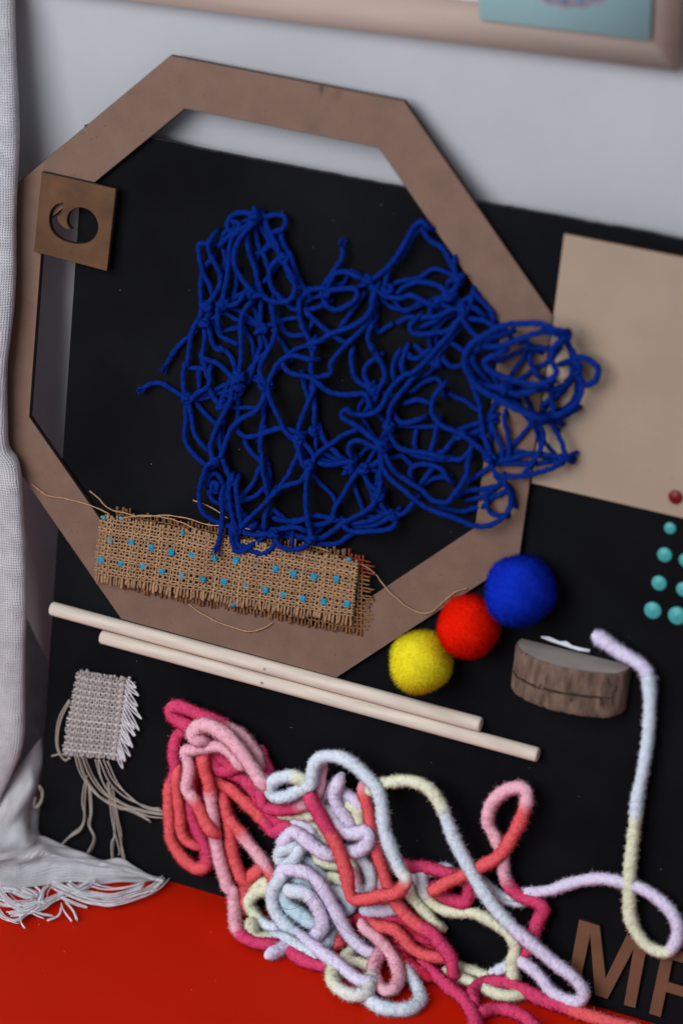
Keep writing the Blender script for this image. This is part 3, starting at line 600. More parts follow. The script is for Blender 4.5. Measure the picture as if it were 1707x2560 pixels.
for spec in [['C3', (145, 748), (210, 795), (300, 815), (380, 835), (450, 860), (500, 885)], ['C3', (410, 780), (450, 815), (500, 860), (570, 880), (640, 895), (760, 890), (850, 905), (950, 935), (1050, 940), (1140, 955)],
             ['C3', (550, 905), (640, 890), (750, 900), (830, 925), (900, 955)], ['C3', (880, 820), (960, 855), (1040, 905)], ['C3', (860, 1295), (930, 1345), (1040, 1395), (1130, 1420), (1200, 1405), (1240, 1380)],
             ['P5', (1280, 430), (1370, 445), (1450, 500), (1510, 560), 'C6', (0, 520), (60, 590), (130, 650), (200, 685), (260, 688), (330, 630), (390, 580), (450, 558)], ['P5', (860, 255), (960, 285), (1030, 310)]]:
    c = np.array(JUTE) * 1.25; hh = .0062 if spec[1] != (410, 780) and spec[1] != (550, 905) else .011
    acc = Acc(); P = spline([on_board(p, hh) for p in path_px(spec)], .0012); P = P + np.stack([wobble(len(P), 5, 5) for _ in range(3)], 1) * .0003
    acc.add(*tube(P, .00042 * rng.uniform(.7, 1.3, len(P)), 5), col=c); acc.out('loose_thread', 'thread', bf)

# grey linen swatch
sw = thing('linen_swatch', tuple(on_board((230, 1890), .002)), 'small frayed grey linen swatch with long loose threads on the black board', 'swatch')
GL = (.45, .41, .39)
weave([px('L', (575, 240)), px('L', (960, 300)), px('L', (885, 880)), px('L', (475, 825))], 22, 27, .00092, .004, GL, up=(1, 1), over=(.8, 1), rim=(1.2, 2.0),
      sag=lambda a, b: .0012 * math.sin(a * 3 + b * 2), colf=lambda a, b, c: c * (1.25 if int(b * 27) % 2 else .85)).out('weave', 'thread', sw)
for k in range(16):                                                      # white loops off the right edge
    t = k / 15; x0 = 950 - 70 * t; y0 = 300 + 540 * t; ln = rng.uniform(125, 165) * (.6 + .7 * math.sin(math.pi * min(1, t * 1.1)))
    dr = np.array([math.cos(.75 + .35 * t), math.sin(.75 + .35 * t)]); pr = np.array([-dr[1], dr[0]])
    q = np.array([x0 - 20, y0]); ln *= rng.uniform(.8, 1.35); bd_ = rng.normal(0, 22); a = q + dr * ln * .5 + pr * (10 + bd_ * .5); b = q + dr * ln + pr * bd_; c2 = q + dr * ln * .5 + pr * (bd_ * .5 - 12)
    strand('loop', ['L', tuple(q), tuple(a), tuple(b), tuple(c2), tuple(q + pr * -14)], .0045 + rng.uniform(0, .002), .0005, 'linen', sw)
LONG = [[(550, 850), (590, 980), (680, 1110), (780, 1190), (900, 1240), (1020, 1290), (1110, 1340)], [(570, 850), (620, 1000), (720, 1140), (850, 1210), (1000, 1270), (1100, 1330)],
        [(600, 850), (660, 1000), (760, 1130), (900, 1210), (1060, 1290), (1200, 1310), (1290, 1310)], [(620, 850), (690, 1010), (800, 1150), (960, 1230), (1130, 1280), (1280, 1290)],
        [(700, 880), (740, 1010), (800, 1120), (900, 1200), (1040, 1250), (1200, 1280), (1290, 1280)], [(760, 880), (830, 1030), (940, 1140), (1080, 1240), (1280, 1270)], [(730, 880), (800, 1040), (910, 1150), (1060, 1220), (1200, 1260)],
        [(580, 850), (640, 1020), (740, 1160), (870, 1240), (1000, 1250)], [(720, 880), (750, 1030), (830, 1150), (960, 1230), (1100, 1300)], [(790, 890), (870, 1060), (980, 1180), (1080, 1230), (1180, 1240)],
        [(640, 1000), (615, 1090), (605, 1200), (620, 1290), (600, 1370), (530, 1430), (430, 1530)], [(640, 1020), (628, 1120), (622, 1240), (625, 1310), (590, 1400), (500, 1460), (440, 1530)],
        [(650, 1040), (660, 1180), (665, 1280), (650, 1360), (690, 1450), (670, 1520), (620, 1600)], [(660, 1050), (672, 1180), (672, 1280), (662, 1370), (697, 1450), (685, 1520), (640, 1590)],
        [(790, 1050), (820, 1300), (840, 1420), (830, 1560), (850, 1680)], [(800, 1060), (835, 1280), (845, 1430), (820, 1500), (825, 1640)], [(820, 1080), (850, 1280), (870, 1400), (900, 1540), (935, 1690)], [(830, 1080), (865, 1300), (890, 1420), (895, 1560), (920, 1680)], [(840, 1400), (880, 1560), (870, 1580)],
        [(510, 440), (440, 560), (415, 680), (420, 800), (470, 880), (520, 870)], [(515, 450), (455, 570), (428, 680), (430, 800), (480, 890), (515, 850)], [(380, 855), (450, 840), (500, 860)]]
for k in LONG: strand('loose_thread', ['L', *k], .004, .00058, 'linen2', sw, hj=.0010)

# ------------------------------------------------------------------ pompoms
def pompom(c, rad_px, col, label):
    d0 = on_board(c, .015); rad = rad_px / F * float((d0 - CW) @ FWD); ctr = on_board(c, rad * .92)
    e = thing('pompom', tuple(ctr - B2W[:, 1] * rad), label, 'pompom', 'pompoms on the black board')
    ph0 = rng.uniform(0, 6); n = 16000; i = np.arange(n) + .5; ph = np.arccos(1 - 2 * i / n); th = np.pi * (1 + 5 ** .5) * i
    nr = np.stack([np.cos(th) * np.sin(ph), np.sin(th) * np.sin(ph), np.cos(ph)], 1)
    LF = lambda q: 1 + .05 * np.sin(q @ np.array([2.3, 1.9, 1.]) + ph0) * np.sin(q @ np.array([-1.4, 2.9, 2.0]) + ph0) + .03 * np.sin(q @ np.array([5.2, -4.1, 4.4]) + ph0 * 2)
    lump = LF(nr) + rng.normal(0, .018, n)
    cl_ = np.array(col) * (1 + .08 * rng.normal(0, 1, (n, 1)).clip(-2, 2))
    V, Fc, C = fibres(ctr + nr * (rad * .88 * lump)[:, None], nr, rad * .19, .00020, .85, cl_.clip(0, 1))
    plush(build('pile', V, Fc, 'pom_y', e, True, cols=C), 0, nr)
    k = 5000; i = np.arange(k) + .5; ph = np.arccos(1 - 2 * i / k); th = np.pi * (1 + 5 ** .5) * i; nr2 = np.stack([np.cos(th) * np.sin(ph), np.sin(th) * np.sin(ph), np.cos(ph)], 1)
    import bmesh
    bm = bmesh.new(); bmesh.ops.create_icosphere(bm, subdivisions=5, radius=1); U = np.array([v.co[:] for v in bm.verts]); Fi = [tuple(v.index for v in f.verts) for f in bm.faces]; bm.free()
    lp = LF(U)
    build('core', ctr + U * (rad * (.935 * lp + rng.normal(0, .006, len(U))))[:, None], Fi, 'pom_y', e, True, cols=np.tile(np.array(col), (len(U), 1)))
pompom(px('C6', (212, 942)), 80, (1.0, .87, .03), 'yellow pompom, lowest of the three beside the dowels')
pompom(px('C6', (458, 758)), 80, (.93, .016, .003), 'red pompom between the yellow and the blue one')
pompom(px('C6', (725, 572)), 91, (.008, .036, .56), 'royal blue pompom, largest of the three, above the wood slice')

# ------------------------------------------------------------------ half wood slice as a little shelf
sc = w2b(on_board(px('S', (752, 352)), 0)); SRU, SRW, SH = .0352, .0270, .0275; sc[0] += .0022
ws = thing('wood_slice', tuple(b2w((sc[0], sc[1] - SH, W0))), 'half-round slice of branch with bark, fixed as a shelf on the black board', 'wood slice')
n = 72; th = np.linspace(0, np.pi, n); rj = 1 + .012 * np.sin(th * 5 + 1) + .008 * np.sin(th * 13)
def rimp(k, v, tilt=0): return np.stack([sc[0] - SRU * rj * k * np.cos(th), np.full(n, v) + tilt, W0 + .0003 + SRW * rj * k * np.abs(np.sin(th)) ** .72], 1)
rows = [rimp(.965, sc[1] + .0004), rimp(.985, sc[1] + .0003), rimp(1.0, sc[1] - .0010)]
ridge = .0009 * wobble(n, 3).clip(-1, 1) * .8
for v in np.linspace(.002, SH - .002, 16):
    q = rimp(1.0, sc[1] - v); q[:, 2] += ridge + rng.normal(0, .00022, n); rows.append(q)
rows += [rimp(.995, sc[1] - SH + .0006), rimp(.97, sc[1] - SH - rng.uniform(0, .0006, n))]
V = np.vstack(rows); Fc = [(i * n + j, (i + 1) * n + j, (i + 1) * n + j + 1, i * n + j + 1) for i in range(len(rows) - 1) for j in range(n - 1)]
V = np.vstack([V]); Fc.append(tuple(range((len(rows) - 1) * n, len(rows) * n)))
build('bark', b2w(V), Fc, 'bark', ws, True)
tpv = rimp(.968, sc[1] + .0005); build('cut_face', b2w(tpv), [tuple(range(n))[::-1]], 'cutwood', ws)
k0, k1 = 8, 58
tq = np.stack([sc[0] - SRU * rj * np.cos(th), np.full(n, sc[1] - .0155) - .0008 * np.sin(th * 2), W0 + SRW * rj * np.abs(np.sin(th)) ** .72 + .0005], 1)[k0:k1]
V, Fc = tube(b2w(tq), .00075 * np.sin(np.linspace(.25, 2.9, k1 - k0)) ** .5, 6); build('slit', V, Fc, 'slit', ws, True)
pp = [(440, 200), (520, 205), (620, 250), (690, 250), (740, 290), (850, 320), (920, 330), (912, 360), (800, 342), (650, 292), (530, 252), (440, 215)]
A = np.array([on_board(px('S', q), .0042) for q in pp]); Bk = A - BN * .0005; n = len(pp)
tag(build('paper_scrap', np.vstack([A, Bk]), [tuple(range(n))[::-1], tuple(range(n, 2 * n))] + [(i, (i + 1) % n, n + (i + 1) % n, n + i) for i in range(n)], 'paper'), 'torn strip of white paper standing on the wood slice', 'paper')

# ------------------------------------------------------------------ paint dots
def paint(c, rp, mat, label, group, base=0.0, tip=.38):
    c3 = on_board(c, base); rad = rp / F * float((c3 - CW) @ FWD); prof = [(1, 0), (1.01, .12), (.95, .28), (.80, .42), (.60, .53), (.40, .61), (.24, .68), (.13, .68 + tip * .25), (.04, .68 + tip * .45)]
    V = []; s = 28
    for r_, z in prof:
        for k in range(s):
            a = 2 * math.pi * k / s; V.append(c3 + B2W[:, 0] * rad * r_ * math.cos(a) * 1.04 + B2W[:, 1] * (rad * r_ * math.sin(a) * 1.03 + (z > .7) * .0003) + BN * rad * z * .62)
    nn = len(prof); Fc = [(i * s + j, i * s + (j + 1) % s, (i + 1) * s + (j + 1) % s, (i + 1) * s + j) for i in range(nn - 1) for j in range(s)] + [tuple(range((nn - 1) * s, nn * s))]
    return tag(build('paint_dot', np.array(V), Fc, mat, None, True, loc=c3), label, 'paint dot', group)
g = 'raised turquoise paint dots on the board'
for q, rp, lb in [((915, 890), 16, 'topmost and smallest turquoise paint dot, below the pale panel'), ((845, 1238), 20, 'second turquoise paint dot down the left row'), ((772, 1608), 20.5, 'third turquoise paint dot down the left row'),
                  ((690, 1965), 23.5, 'lowest turquoise paint dot of the left row, above the yarn end'), ((1122, 1310), 19, 'turquoise paint dot barely showing at the right picture edge'), ((1092, 1690), 20, 'turquoise paint dot half cut by the picture edge, upper of two'), ((1010, 2035), 25, 'largest turquoise paint dot, lowest at the right picture edge')]:
    paint(px('K', q), rp * .93, 'teal', lb, g)
paint(px('K', (985, 485)), 18, 'redpaint', 'dark red paint dot on the corner of the pale panel', None, .0034)

# ------------------------------------------------------------------ chenille yarn
PAL = {'M': (.80, .080, .21), 'C': (.92, .155, .17), 'P': (1.0, .56, .66), 'L': (.88, .80, 1.0), 'B': (.82, .90, 1.0), 'Y': (.90, .91, .70), 'W': (.92, .92, .88), 'T': (.66, .86, .93), 'R': (.62, .03, .07), 'D': (.66, .74, .88)}
YARN = [
 ('D1', 14, 12, 'MMMMMMMMPPPPP', 1.05, [(320, 330), (220, 280), (140, 220), (120, 150), (190, 115), (320, 155), (450, 215), (600, 275), (740, 345), (880, 435), (980, 535), (1060, 645), (1080, 740)]),
 ('D1', 9, 11, 'MMMMMCCCCCCCMMMMM', 1.0, [(300, 350), (200, 430), (165, 540), (155, 660), (175, 800), (150, 900), (110, 1010), (100, 1200), (110, 1400), (120, 1550), (190, 1690), (290, 1810), (400, 1880), (500, 1850), (510, 1720), (460, 1580), (400, 1440), (340, 1300), (310, 1150)]),
 ('D1', 17, 15, 'CCCCCC', .85, [(180, 880), (180, 1000), (200, 1150), (220, 1300), (225, 1430), (270, 1560), (370, 1630)]),
 ('D1', 8, 8, 'MMM', 1, [(230, 1080), (290, 1250), (350, 1400), (420, 1520)]), ('D1', 7, 7, 'RRR', 1, [(420, 850), (400, 1000), (440, 1150), (480, 1350)]),
 ('D1', 26, 24, 'CPPPPPPPPP', 1.15, [(1110, 950), (1050, 850), (960, 720), (850, 570), (740, 450), (620, 365), (500, 320), (405, 350), (370, 430), (420, 470)]),
 ('D1', 20, 22, 'MPPPPPPPPPCCCC', 1.0, [(860, 740), (780, 640), (660, 555), (500, 565), (370, 590), (280, 600), (300, 700), (315, 800), (300, 920), (290, 1020), (360, 1120), (430, 1240), (480, 1350), (560, 1470)]),
 ('D1', 18, 14, 'CCCCPPPPPPPPPPPPMMMM', 1.0, [(470, 690), (490, 820), (530, 950), (550, 1100), (565, 1250), (580, 1400), (600, 1550), (630, 1700), (660, 1830), (700, 1960), (740, 2100), 'D3', (60, 260), (75, 370), (80, 460), (90, 550), (150, 620), (250, 660), (330, 670)]),
 ('D1', 11, 11, 'MMMM', 1.1, [(570, 680), (640, 800), (730, 810), (830, 770)]), ('D1', 9, 9, 'RMR', 1, [(580, 620), (680, 690), (770, 730)]),
 ('D1', 7, 8, 'RMMMMMMM', 1, [(760, 830), (900, 900), (1010, 1010), (1090, 1150), (1200, 1280), (1330, 1400), (1440, 1450)]),
 ('D1', 9, 10, 'CCCCCMMM', 1, [(620, 900), (680, 970), (770, 1020), (880, 1120), (1000, 1230), (1100, 1330), (1190, 1430), (1230, 1480), (1330, 1440)]),
 ('D1', 12, 12, 'RCCCCCC', 1, [(690, 1120), (720, 1250), (760, 1420), (770, 1560), (790, 1700), (830, 1840), (890, 1990)]), ('D1', 8, 8, 'RRR', 1, [(640, 950), (680, 1080), (720, 1220)]),
 ('D1', 13, 13, 'CCPPCC', 1, [(770, 1370), (860, 1470), (950, 1590), (1050, 1710), (1140, 1830), (1220, 1960), (1260, 2060)]),
 ('D1', 9, 10, 'CCCC', 1, [(1050, 1920), (970, 1990), (920, 2090), 'D3', (150, 300), (150, 420)]), ('D1', 8, 8, 'MMM', .9, [(1120, 660), (1180, 780), (1210, 880)]), ('D1', 8, 8, 'MMM', .9, [(990, 960), (1060, 1060), (1110, 1180)]),
 ('D2', 24, 26, 'YYBBBBBBBBBBBBBBBBBBBBWCCCCCCCCCCMMMM', 1.0, [(440, 350), (370, 320), (270, 325), (170, 370), (135, 450), (190, 520), (300, 515), (420, 460), (530, 400), (550, 310), (570, 210), (630, 140), (740, 120), (870, 150), (980, 225), (1080, 320), (1170, 420), (1220, 540), (1240, 680), (1255, 820), (1300, 970), (1360, 1120), (1420, 1250), (1470, 1330), (1430, 1420), (1340, 1475), (1200, 1495), (1060, 1530), (950, 1520), (910, 1430), (890, 1280), (840, 1120), (770, 960), (690, 820), (610, 680), (540, 560)]),
 ('D2', 16, 14, 'PPPPMMMM', .95, [(640, 290), (620, 430), (560, 530), (450, 600), (320, 640), (190, 650), (80, 610), (50, 530)]),
 ('D2', 8, 9, 'YYY', 1, [(260, 690), (400, 690), (520, 700)]), ('D2', 15, 14, 'LLLLL', .95, [(800, 390), (770, 500), (800, 620), (870, 720), (910, 780)]), ('D2', 10, 8, 'LLD', 1, [(740, 430), (680, 500), (640, 570)]), ('D2', 9, 9, 'DLL', 1, [(850, 480), (940, 530), (1010, 600)]),
 ('D2', 9, 9, 'YYY', 1.15, [(900, 590), (990, 640), (1010, 780)]), ('D2', 8, 7, 'YYY', 1, [(700, 640), (780, 700), (840, 760)]),
 ('D2', 17, 17, 'WLLLLLL', 1.15, [(730, 710), (850, 850), (960, 880), (1080, 870), (1100, 960), (1020, 1040), (910, 1060)]), ('D2', 8, 8, 'LLD', 1, [(400, 760), (500, 820), (570, 910)]),
 ('D2', 15, 14, 'LLLLL', 1.1, [(270, 960), (360, 870), (460, 920), (570, 1010), (690, 1080)]), ('D2', 16, 16, 'BBBBB', 1.05, [(330, 1020), (240, 1060), (250, 1150), (360, 1150), (400, 1070)]),
 ('D2', 7, 7, 'DDDD', 1, [(420, 1110), (540, 1170), (620, 1260), (680, 1340)]), ('D2', 10, 10, 'YBBBB', 1, [(1020, 1110), (1090, 1200), (1130, 1310), (1110, 1420), (1000, 1470)]),
 ('D2', 7, 6, 'YYY', 1, [(620, 1140), (700, 1170), (790, 1180)]), ('D2', 6, 5, 'YYD', 1, [(680, 1320), (760, 1310), (850, 1350)]), ('D2', 6, 6, 'PPP', 1, [(950, 1220), (990, 1300), (1010, 1390)]), ('D2', 6, 6, 'DBB', 1, [(720, 1430), (800, 1450), (880, 1470)]), ('D2', 5, 5, 'DDD', 1, [(560, 960), (640, 1040), (720, 1080)]), ('D2', 5, 5, 'YYD', 1, [(560, 780), (620, 900), (700, 1000)]), ('D2', 5, 5, 'YDY', 1, [(880, 780), (1000, 820), (1040, 900)]), ('D2', 5, 5, 'YYY', 1, [(900, 1100), (960, 1180), (980, 1260)]),
 ('D2', 12, 12, 'PCCCCCCC', .95, [(1050, 470), (1100, 620), (1120, 760), (1150, 900), (1180, 1050), (1230, 1200), (1280, 1350), (1330, 1440)]), ('D2', 6, 6, 'LDD', 1, [(1230, 940), (1240, 1050), (1290, 1180)]), ('D2', 6, 6, 'PPC', 1, [(1200, 1330), (1220, 1430), (1240, 1500)]),
 ('D3', 13, 14, 'YYYYBL', 1.0, [(330, 260), (250, 275), (190, 340), (210, 420), (280, 500), (370, 550)]), ('D3', 10, 10, 'YYY', 1, [(340, 200), (280, 220), (230, 280)]),
 ('D3', 13, 14, 'YYYBBBB', 1.1, [(205, 550), (230, 630), (320, 620), (420, 615), (520, 670), (620, 730), (690, 760)]), ('D3', 10, 10, 'LLL', 1.15, [(310, 765), (380, 730), (460, 690)]),
 ('D3', 20, 20, 'LLLLLLLLLL', 1.05, [(420, 150), (450, 110), (530, 110), (620, 130), (700, 190), (770, 290), (830, 400), (890, 510), (950, 610), (1030, 690), (1090, 730)]),
 ('D3', 22, 24, 'LBBBBLLLLLLL', 1.1, [(430, 160), (380, 240), (365, 340), (390, 430), (460, 520), (560, 600), (680, 690), (800, 780), (920, 870), (1000, 930), (1060, 950)]),
 ('D3', 25, 22, 'BBLLLL', 1.15, [(510, 270), (600, 280), (680, 350), (730, 450), (740, 540), (690, 610)]), ('D3', 18, 18, 'TTTB', 1.15, [(440, 280), (490, 380), (570, 440), (650, 500)]), ('D3', 13, 13, 'TTB', 1, [(560, 180), (610, 200), (660, 270)]), ('D3', 12, 12, 'BBD', 1, [(820, 590), (800, 640), (760, 690)]), ('D3', 10, 10, 'DDDD', 1.1, [(500, 170), (450, 230), (430, 360), (520, 500)]),
 ('D3', 17, 20, 'YYYWWWW', 1.1, [(830, 860), (815, 940), (870, 1010), (980, 1055), (1070, 1030), (1090, 960)]),
 ('D3', 10, 10, 'WBBBBBB', 1.05, [(1060, 1050), (1150, 1130), (1280, 1165), (1410, 1150), (1480, 1080), (1450, 980), (1390, 890)]),
 ('D3', 19, 16, 'PPPPPPPPPP', 1.0, [(1060, 550), (1150, 620), (1240, 720), (1300, 830), (1315, 930), (1270, 1010), (1200, 1015), (1145, 940), (1125, 850), (1160, 760)]),
 ('D3', 14, 14, 'CCCCCM', 1, [(1140, 530), (1260, 550), (1340, 610), (1410, 690), (1500, 745), 'B', (390, 1060)]),
 ('D3', 18, 20, 'CCCMMMM', 1.0, [(1290, 350), (1370, 450), (1450, 520), (1568, 590), 'B', (380, 980), (440, 1060), (450, 1130)]),
 ('D3', 9, 9, 'YYYY', 1, [(1400, 280), (1450, 350), (1530, 440), 'B', (370, 900)]), ('D3', 5, 5, 'RRRR', 1.1, [(920, 490), (1050, 480), (1200, 490), (1330, 510)]), ('D3', 8, 8, 'CC', 1, [(850, 690), (900, 600)]), ('D3', 6, 6, 'MMMM', 1, [(520, 740), (620, 800), (720, 830), (800, 830)]), ('D3', 9, 9, 'YY', 1, [(890, 780), (980, 700)]), ('D3', 6, 6, 'YYY', 1, [(960, 800), (1020, 810), (1080, 830)]), ('D3', 6, 6, 'MMR', 1, [(1240, 650), (1330, 690), (1390, 740)]), ('D3', 7, 7, 'RMM', 1, [(1370, 830), (1460, 870), (1560, 900)]),
 ('D3', 8, 8, 'BBDD', 1, [(790, 260), (880, 290), (950, 390), (880, 420)]), ('D3', 6, 6, 'DLD', 1, [(1080, 420), (1180, 420), (1290, 400)]), ('D3', 5, 5, 'RRR', 1, [(1050, 560), (980, 620), (900, 660)]), ('D3', 5, 5, 'RRR', 1, [(1380, 560), (1480, 620), (1560, 680)]), ('D3', 5, 5, 'RRR', 1, [(400, 500), (460, 560), (560, 660)]),
 ('B', 20, 9, 'YYYYYBBBBBBLLLLLLLLL', 1.0, [(60, 240), (100, 215), (160, 205), (240, 200), (330, 235), (390, 315), (425, 400), (460, 490), (520, 605), (580, 710), (660, 825), (760, 930), (860, 1015), (950, 1090), (1040, 1160), (1085, 1225), (1065, 1270), (1000, 1265), (930, 1225), (880, 1160), (830, 1110), (790, 1080)]),
 ('B', 9, 9, 'BBYYYYYYYY', .95, [(300, 660), (320, 750), (380, 815), (470, 840), (560, 845), (640, 885), (720, 945), (755, 1010), (740, 1080), (745, 1150)]),
 ('B', 8, 18, 'MMMMMPPPPPPPCCCCCCCC', 1.0, [(840, 960), (865, 880), (890, 830), (860, 790), (780, 760), (725, 710), (700, 650), (690, 560), (655, 470), (620, 400), (640, 310), (710, 245), (790, 235), (810, 290), (785, 380), (740, 470), (680, 560), (600, 610), (500, 660), (420, 695), (365, 730)]),
 ('B', 8, 8, 'MMMM', 1, [(370, 730), (430, 770), (500, 790), (530, 750), (530, 690)]), ('B', 8, 8, 'MMMM', 1, [(240, 615), (320, 620), (400, 640), (460, 660)]), ('B', 6, 6, 'DBD', 1, [(280, 660), (300, 700), (340, 780)]), ('B', 5, 5, 'DDD', 1, [(330, 640), (420, 630), (460, 670)]),
 ('B', 6, 6, 'BBBB', 1, [(600, 700), (650, 740), (700, 770), (770, 785)]), ('B', 6, 6, 'MMR', 1, [(835, 950), (820, 1010), (780, 1060)]),
 ('B', 8, 9, 'BBLLLLLLLLLLLYYYYYYYYYBBBBBBBBLLLL', .95, [(740, 760), (820, 745), (930, 730), (1000, 705), (1080, 685), (1170, 675), (1260, 690), (1360, 720), (1450, 775), (1520, 850), (1545, 930), (1525, 1000), (1480, 1035), (1400, 1005), (1345, 940), (1312, 860), (1308, 760), (1310, 640), (1320, 540), (1333, 420), (1348, 280), (1368, 180), 'C6', (1362, 1500), (1385, 1350), (1395, 1200), (1395, 1080), (1375, 985), (1310, 930), (1240, 890), (1170, 840), (1100, 795)]),
 ('B', 12, 12, 'MMMMMM', 1, [(310, 1100), (390, 1165), (440, 1210), (500, 1260), (550, 1340), (570, 1420)]),
 ('B', 12, 12, 'MMMMMCCC', 1.05, [(555, 1280), (545, 1225), (600, 1185), (700, 1180), (780, 1210), (880, 1260), (990, 1300), (1120, 1345), (1300, 1395)]), ('B', 10, 10, 'MMMM', 1, [(580, 1330), (640, 1310), (720, 1315), (800, 1350), (860, 1410)]),
 ('B', 8, 8, 'YYYYY', 1, [(440, 1140), (520, 1170), (600, 1210), (700, 1245), (780, 1240)]), ('B', 8, 8, 'YYY', .9, [(490, 1110), (560, 1130), (640, 1160)]), ('B', 7, 7, 'LBL', 1, [(650, 1140), (700, 1110), (780, 1080)]), ('B', 6, 6, 'RRM', 1, [(140, 980), (260, 960), (330, 970)]), ('B', 5, 5, 'RRR', 1, [(150, 1000), (240, 1090), (320, 1150)]), ('B', 6, 6, 'RMR', 1, [(0, 870), (90, 870), (200, 880)]),
]
YR = .0042
cy = thing('chenille_yarn', tuple(on_board((830, 2380), .004)), 'long tangled plush chenille yarn, pink, coral, lilac, blue and yellow', 'yarn')
def yarn_pt(p, h):
    q = on_board(p, h)
    if q[2] < YR: q = on_z(p, YR + max(0, h - .010) * .5)
    return q
for c, h0, h1, cs, k, pts in YARN:
    pp = path_px([c, *pts]); n = len(pp); P = [yarn_pt(p, max(YR * .9, (h0 + (h1 - h0) * i / (n - 1)) * .001)) for i, p in enumerate(pp)]
    if c == 'B' and h0 == 20: P = [yarn_pt(p, (20 if i < 11 else 20 - (i - 10) * 1.0) * .001) for i, p in enumerate(pp)]
    free = (c == 'B' and h0 == 8 and h1 == 9); tuft = pts[0] == (310, 765)
    for en in (0, 1):
        if (free and en) or (tuft and not en): continue
        a_, b_ = (P[0], P[1]) if en == 0 else (P[-1], P[-2]); d_ = (a_ - b_) / np.linalg.norm(a_ - b_); q_ = a_ + d_ * .006 - BN * .005
        if (q_ - BO) @ BN < YR * .8: q_ = q_ + BN * (YR * .8 - (q_ - BO) @ BN)
        P = [q_] + P if en == 0 else P + [q_]
    pth = spline(P, .0008)
    z = pth[:, 2]; pth[:, 2] = np.maximum(z, YR * .92)
    s = np.linspace(0, 1, len(pth)); key = np.array([PAL[a] for a in cs]); kx = np.linspace(0, 1, len(cs))
    sharp = np.clip(s * (len(cs) - 1), 0, len(cs) - 1); fi = np.floor(sharp).astype(int).clip(0, len(cs) - 2); fr_ = np.clip((sharp - fi - .5) * 1.5 + .5, 0, 1)[:, None]
    col = key[fi] * (1 - fr_) + key[fi + 1] * fr_
    T, N1, N2 = frames(pth); rad = YR * k * (1 + .05 * wobble(len(pth), 9, 3).clip(-1.3, 1.3) + .05 * wobble(len(pth), 31, 6).clip(-1.5, 1.5))
    if free: rad[-60:] *= np.linspace(1, 1.22, 60)
    ee = np.sqrt(np.linspace(.12, 1, 7)); k7 = min(7, len(rad) // 2); rad[:k7] *= ee[:k7]; rad[-k7:] *= ee[:k7][::-1]
    SD = 22; V, Fc = tube(pth, rad * .90, SD); jr = rng.normal(0, 1, (len(pth), SD)); jr = .5 * jr + .5 * (np.roll(jr, 1, 1) + np.roll(jr, 1, 0)) / 1.4
    V = (V.reshape(len(pth), SD, 3) - pth[:, None]) * (1 + .05 * jr.clip(-2, 2.2))[..., None] * np.array(1.0) + pth[:, None]; V = V.reshape(-1, 3)
    acc = Acc(); acc.add(V, Fc, np.repeat(col, SD, 0) * (1 + .05 * rng.normal(0, 1, (len(V), 1))).clip(.8, 1.15))
    Ln = np.linalg.norm(np.diff(pth, axis=0), axis=1).sum(); nf = int(Ln * 85000)
    t = rng.uniform(0, len(pth) - 1.001, nf); i = t.astype(int); f_ = (t - i)[:, None]; a = rng.uniform(0, 2 * np.pi, nf)[:, None]
    cen = pth[i] * (1 - f_) + pth[i + 1] * f_; nr = np.cos(a) * N1[i] + np.sin(a) * N2[i]; rr = rad[i][:, None]
    cj = col[i] * (1 - f_) + col[i + 1] * f_; cj = (cj * (1 + .09 * rng.normal(0, 1, (nf, 1)).clip(-2, 2))).clip(0, 1)
    Vf, Ff, Cf = fibres(cen + nr * rr * .82, nr, (rad[i] * rng.choice([.34, .40, .62], nf, p=[.5, .38, .12]) * (1 + .35 * np.sin(t * .9 + 3 * np.cos(a[:, 0] * 2)))), .00019, .85, cj)
    Vv = np.vstack([V, Vf]); FF = list(acc.F); nb = len(V)
    flat = np.concatenate([np.fromiter((q for f in FF for q in f), np.int32), (Ff + nb).astype(np.int32).ravel()]); lens = np.concatenate([np.array([len(f) for f in FF], np.int32), np.full(len(Ff), 3, np.int32)])
    me = bpy.data.meshes.new('strand'); base = np.array(cy['_o'])
    so = _mk(me, 'strand', Vv - base, flat, lens, 'yarn', cy, True, np.vstack([acc.C[0], Cf]), None, None, base)
    plush(so, nb, nr)
# a dark hair caught on the yarn
for sp in [[(850, 960), (880, 1080), (920, 1180), (1000, 1290), (1100, 1370), (1190, 1440)]]:
    CROP['A'] = (380, 1720, .44643)
    hr = thing('dark_hair', tuple(on_board(px('A', (1000, 1290)), .027)), 'single fine dark hair caught across the lilac yarn', 'hair')
    for q in (sp, [(995, 980), (960, 1100), (880, 1190), (790, 1240), (720, 1240)]):
        V, Fc = tube(spline([on_board(px('A', z), .0305) for z in q], .0015), .00011, 4); build('hair_strand', V, Fc, 'hair', hr)

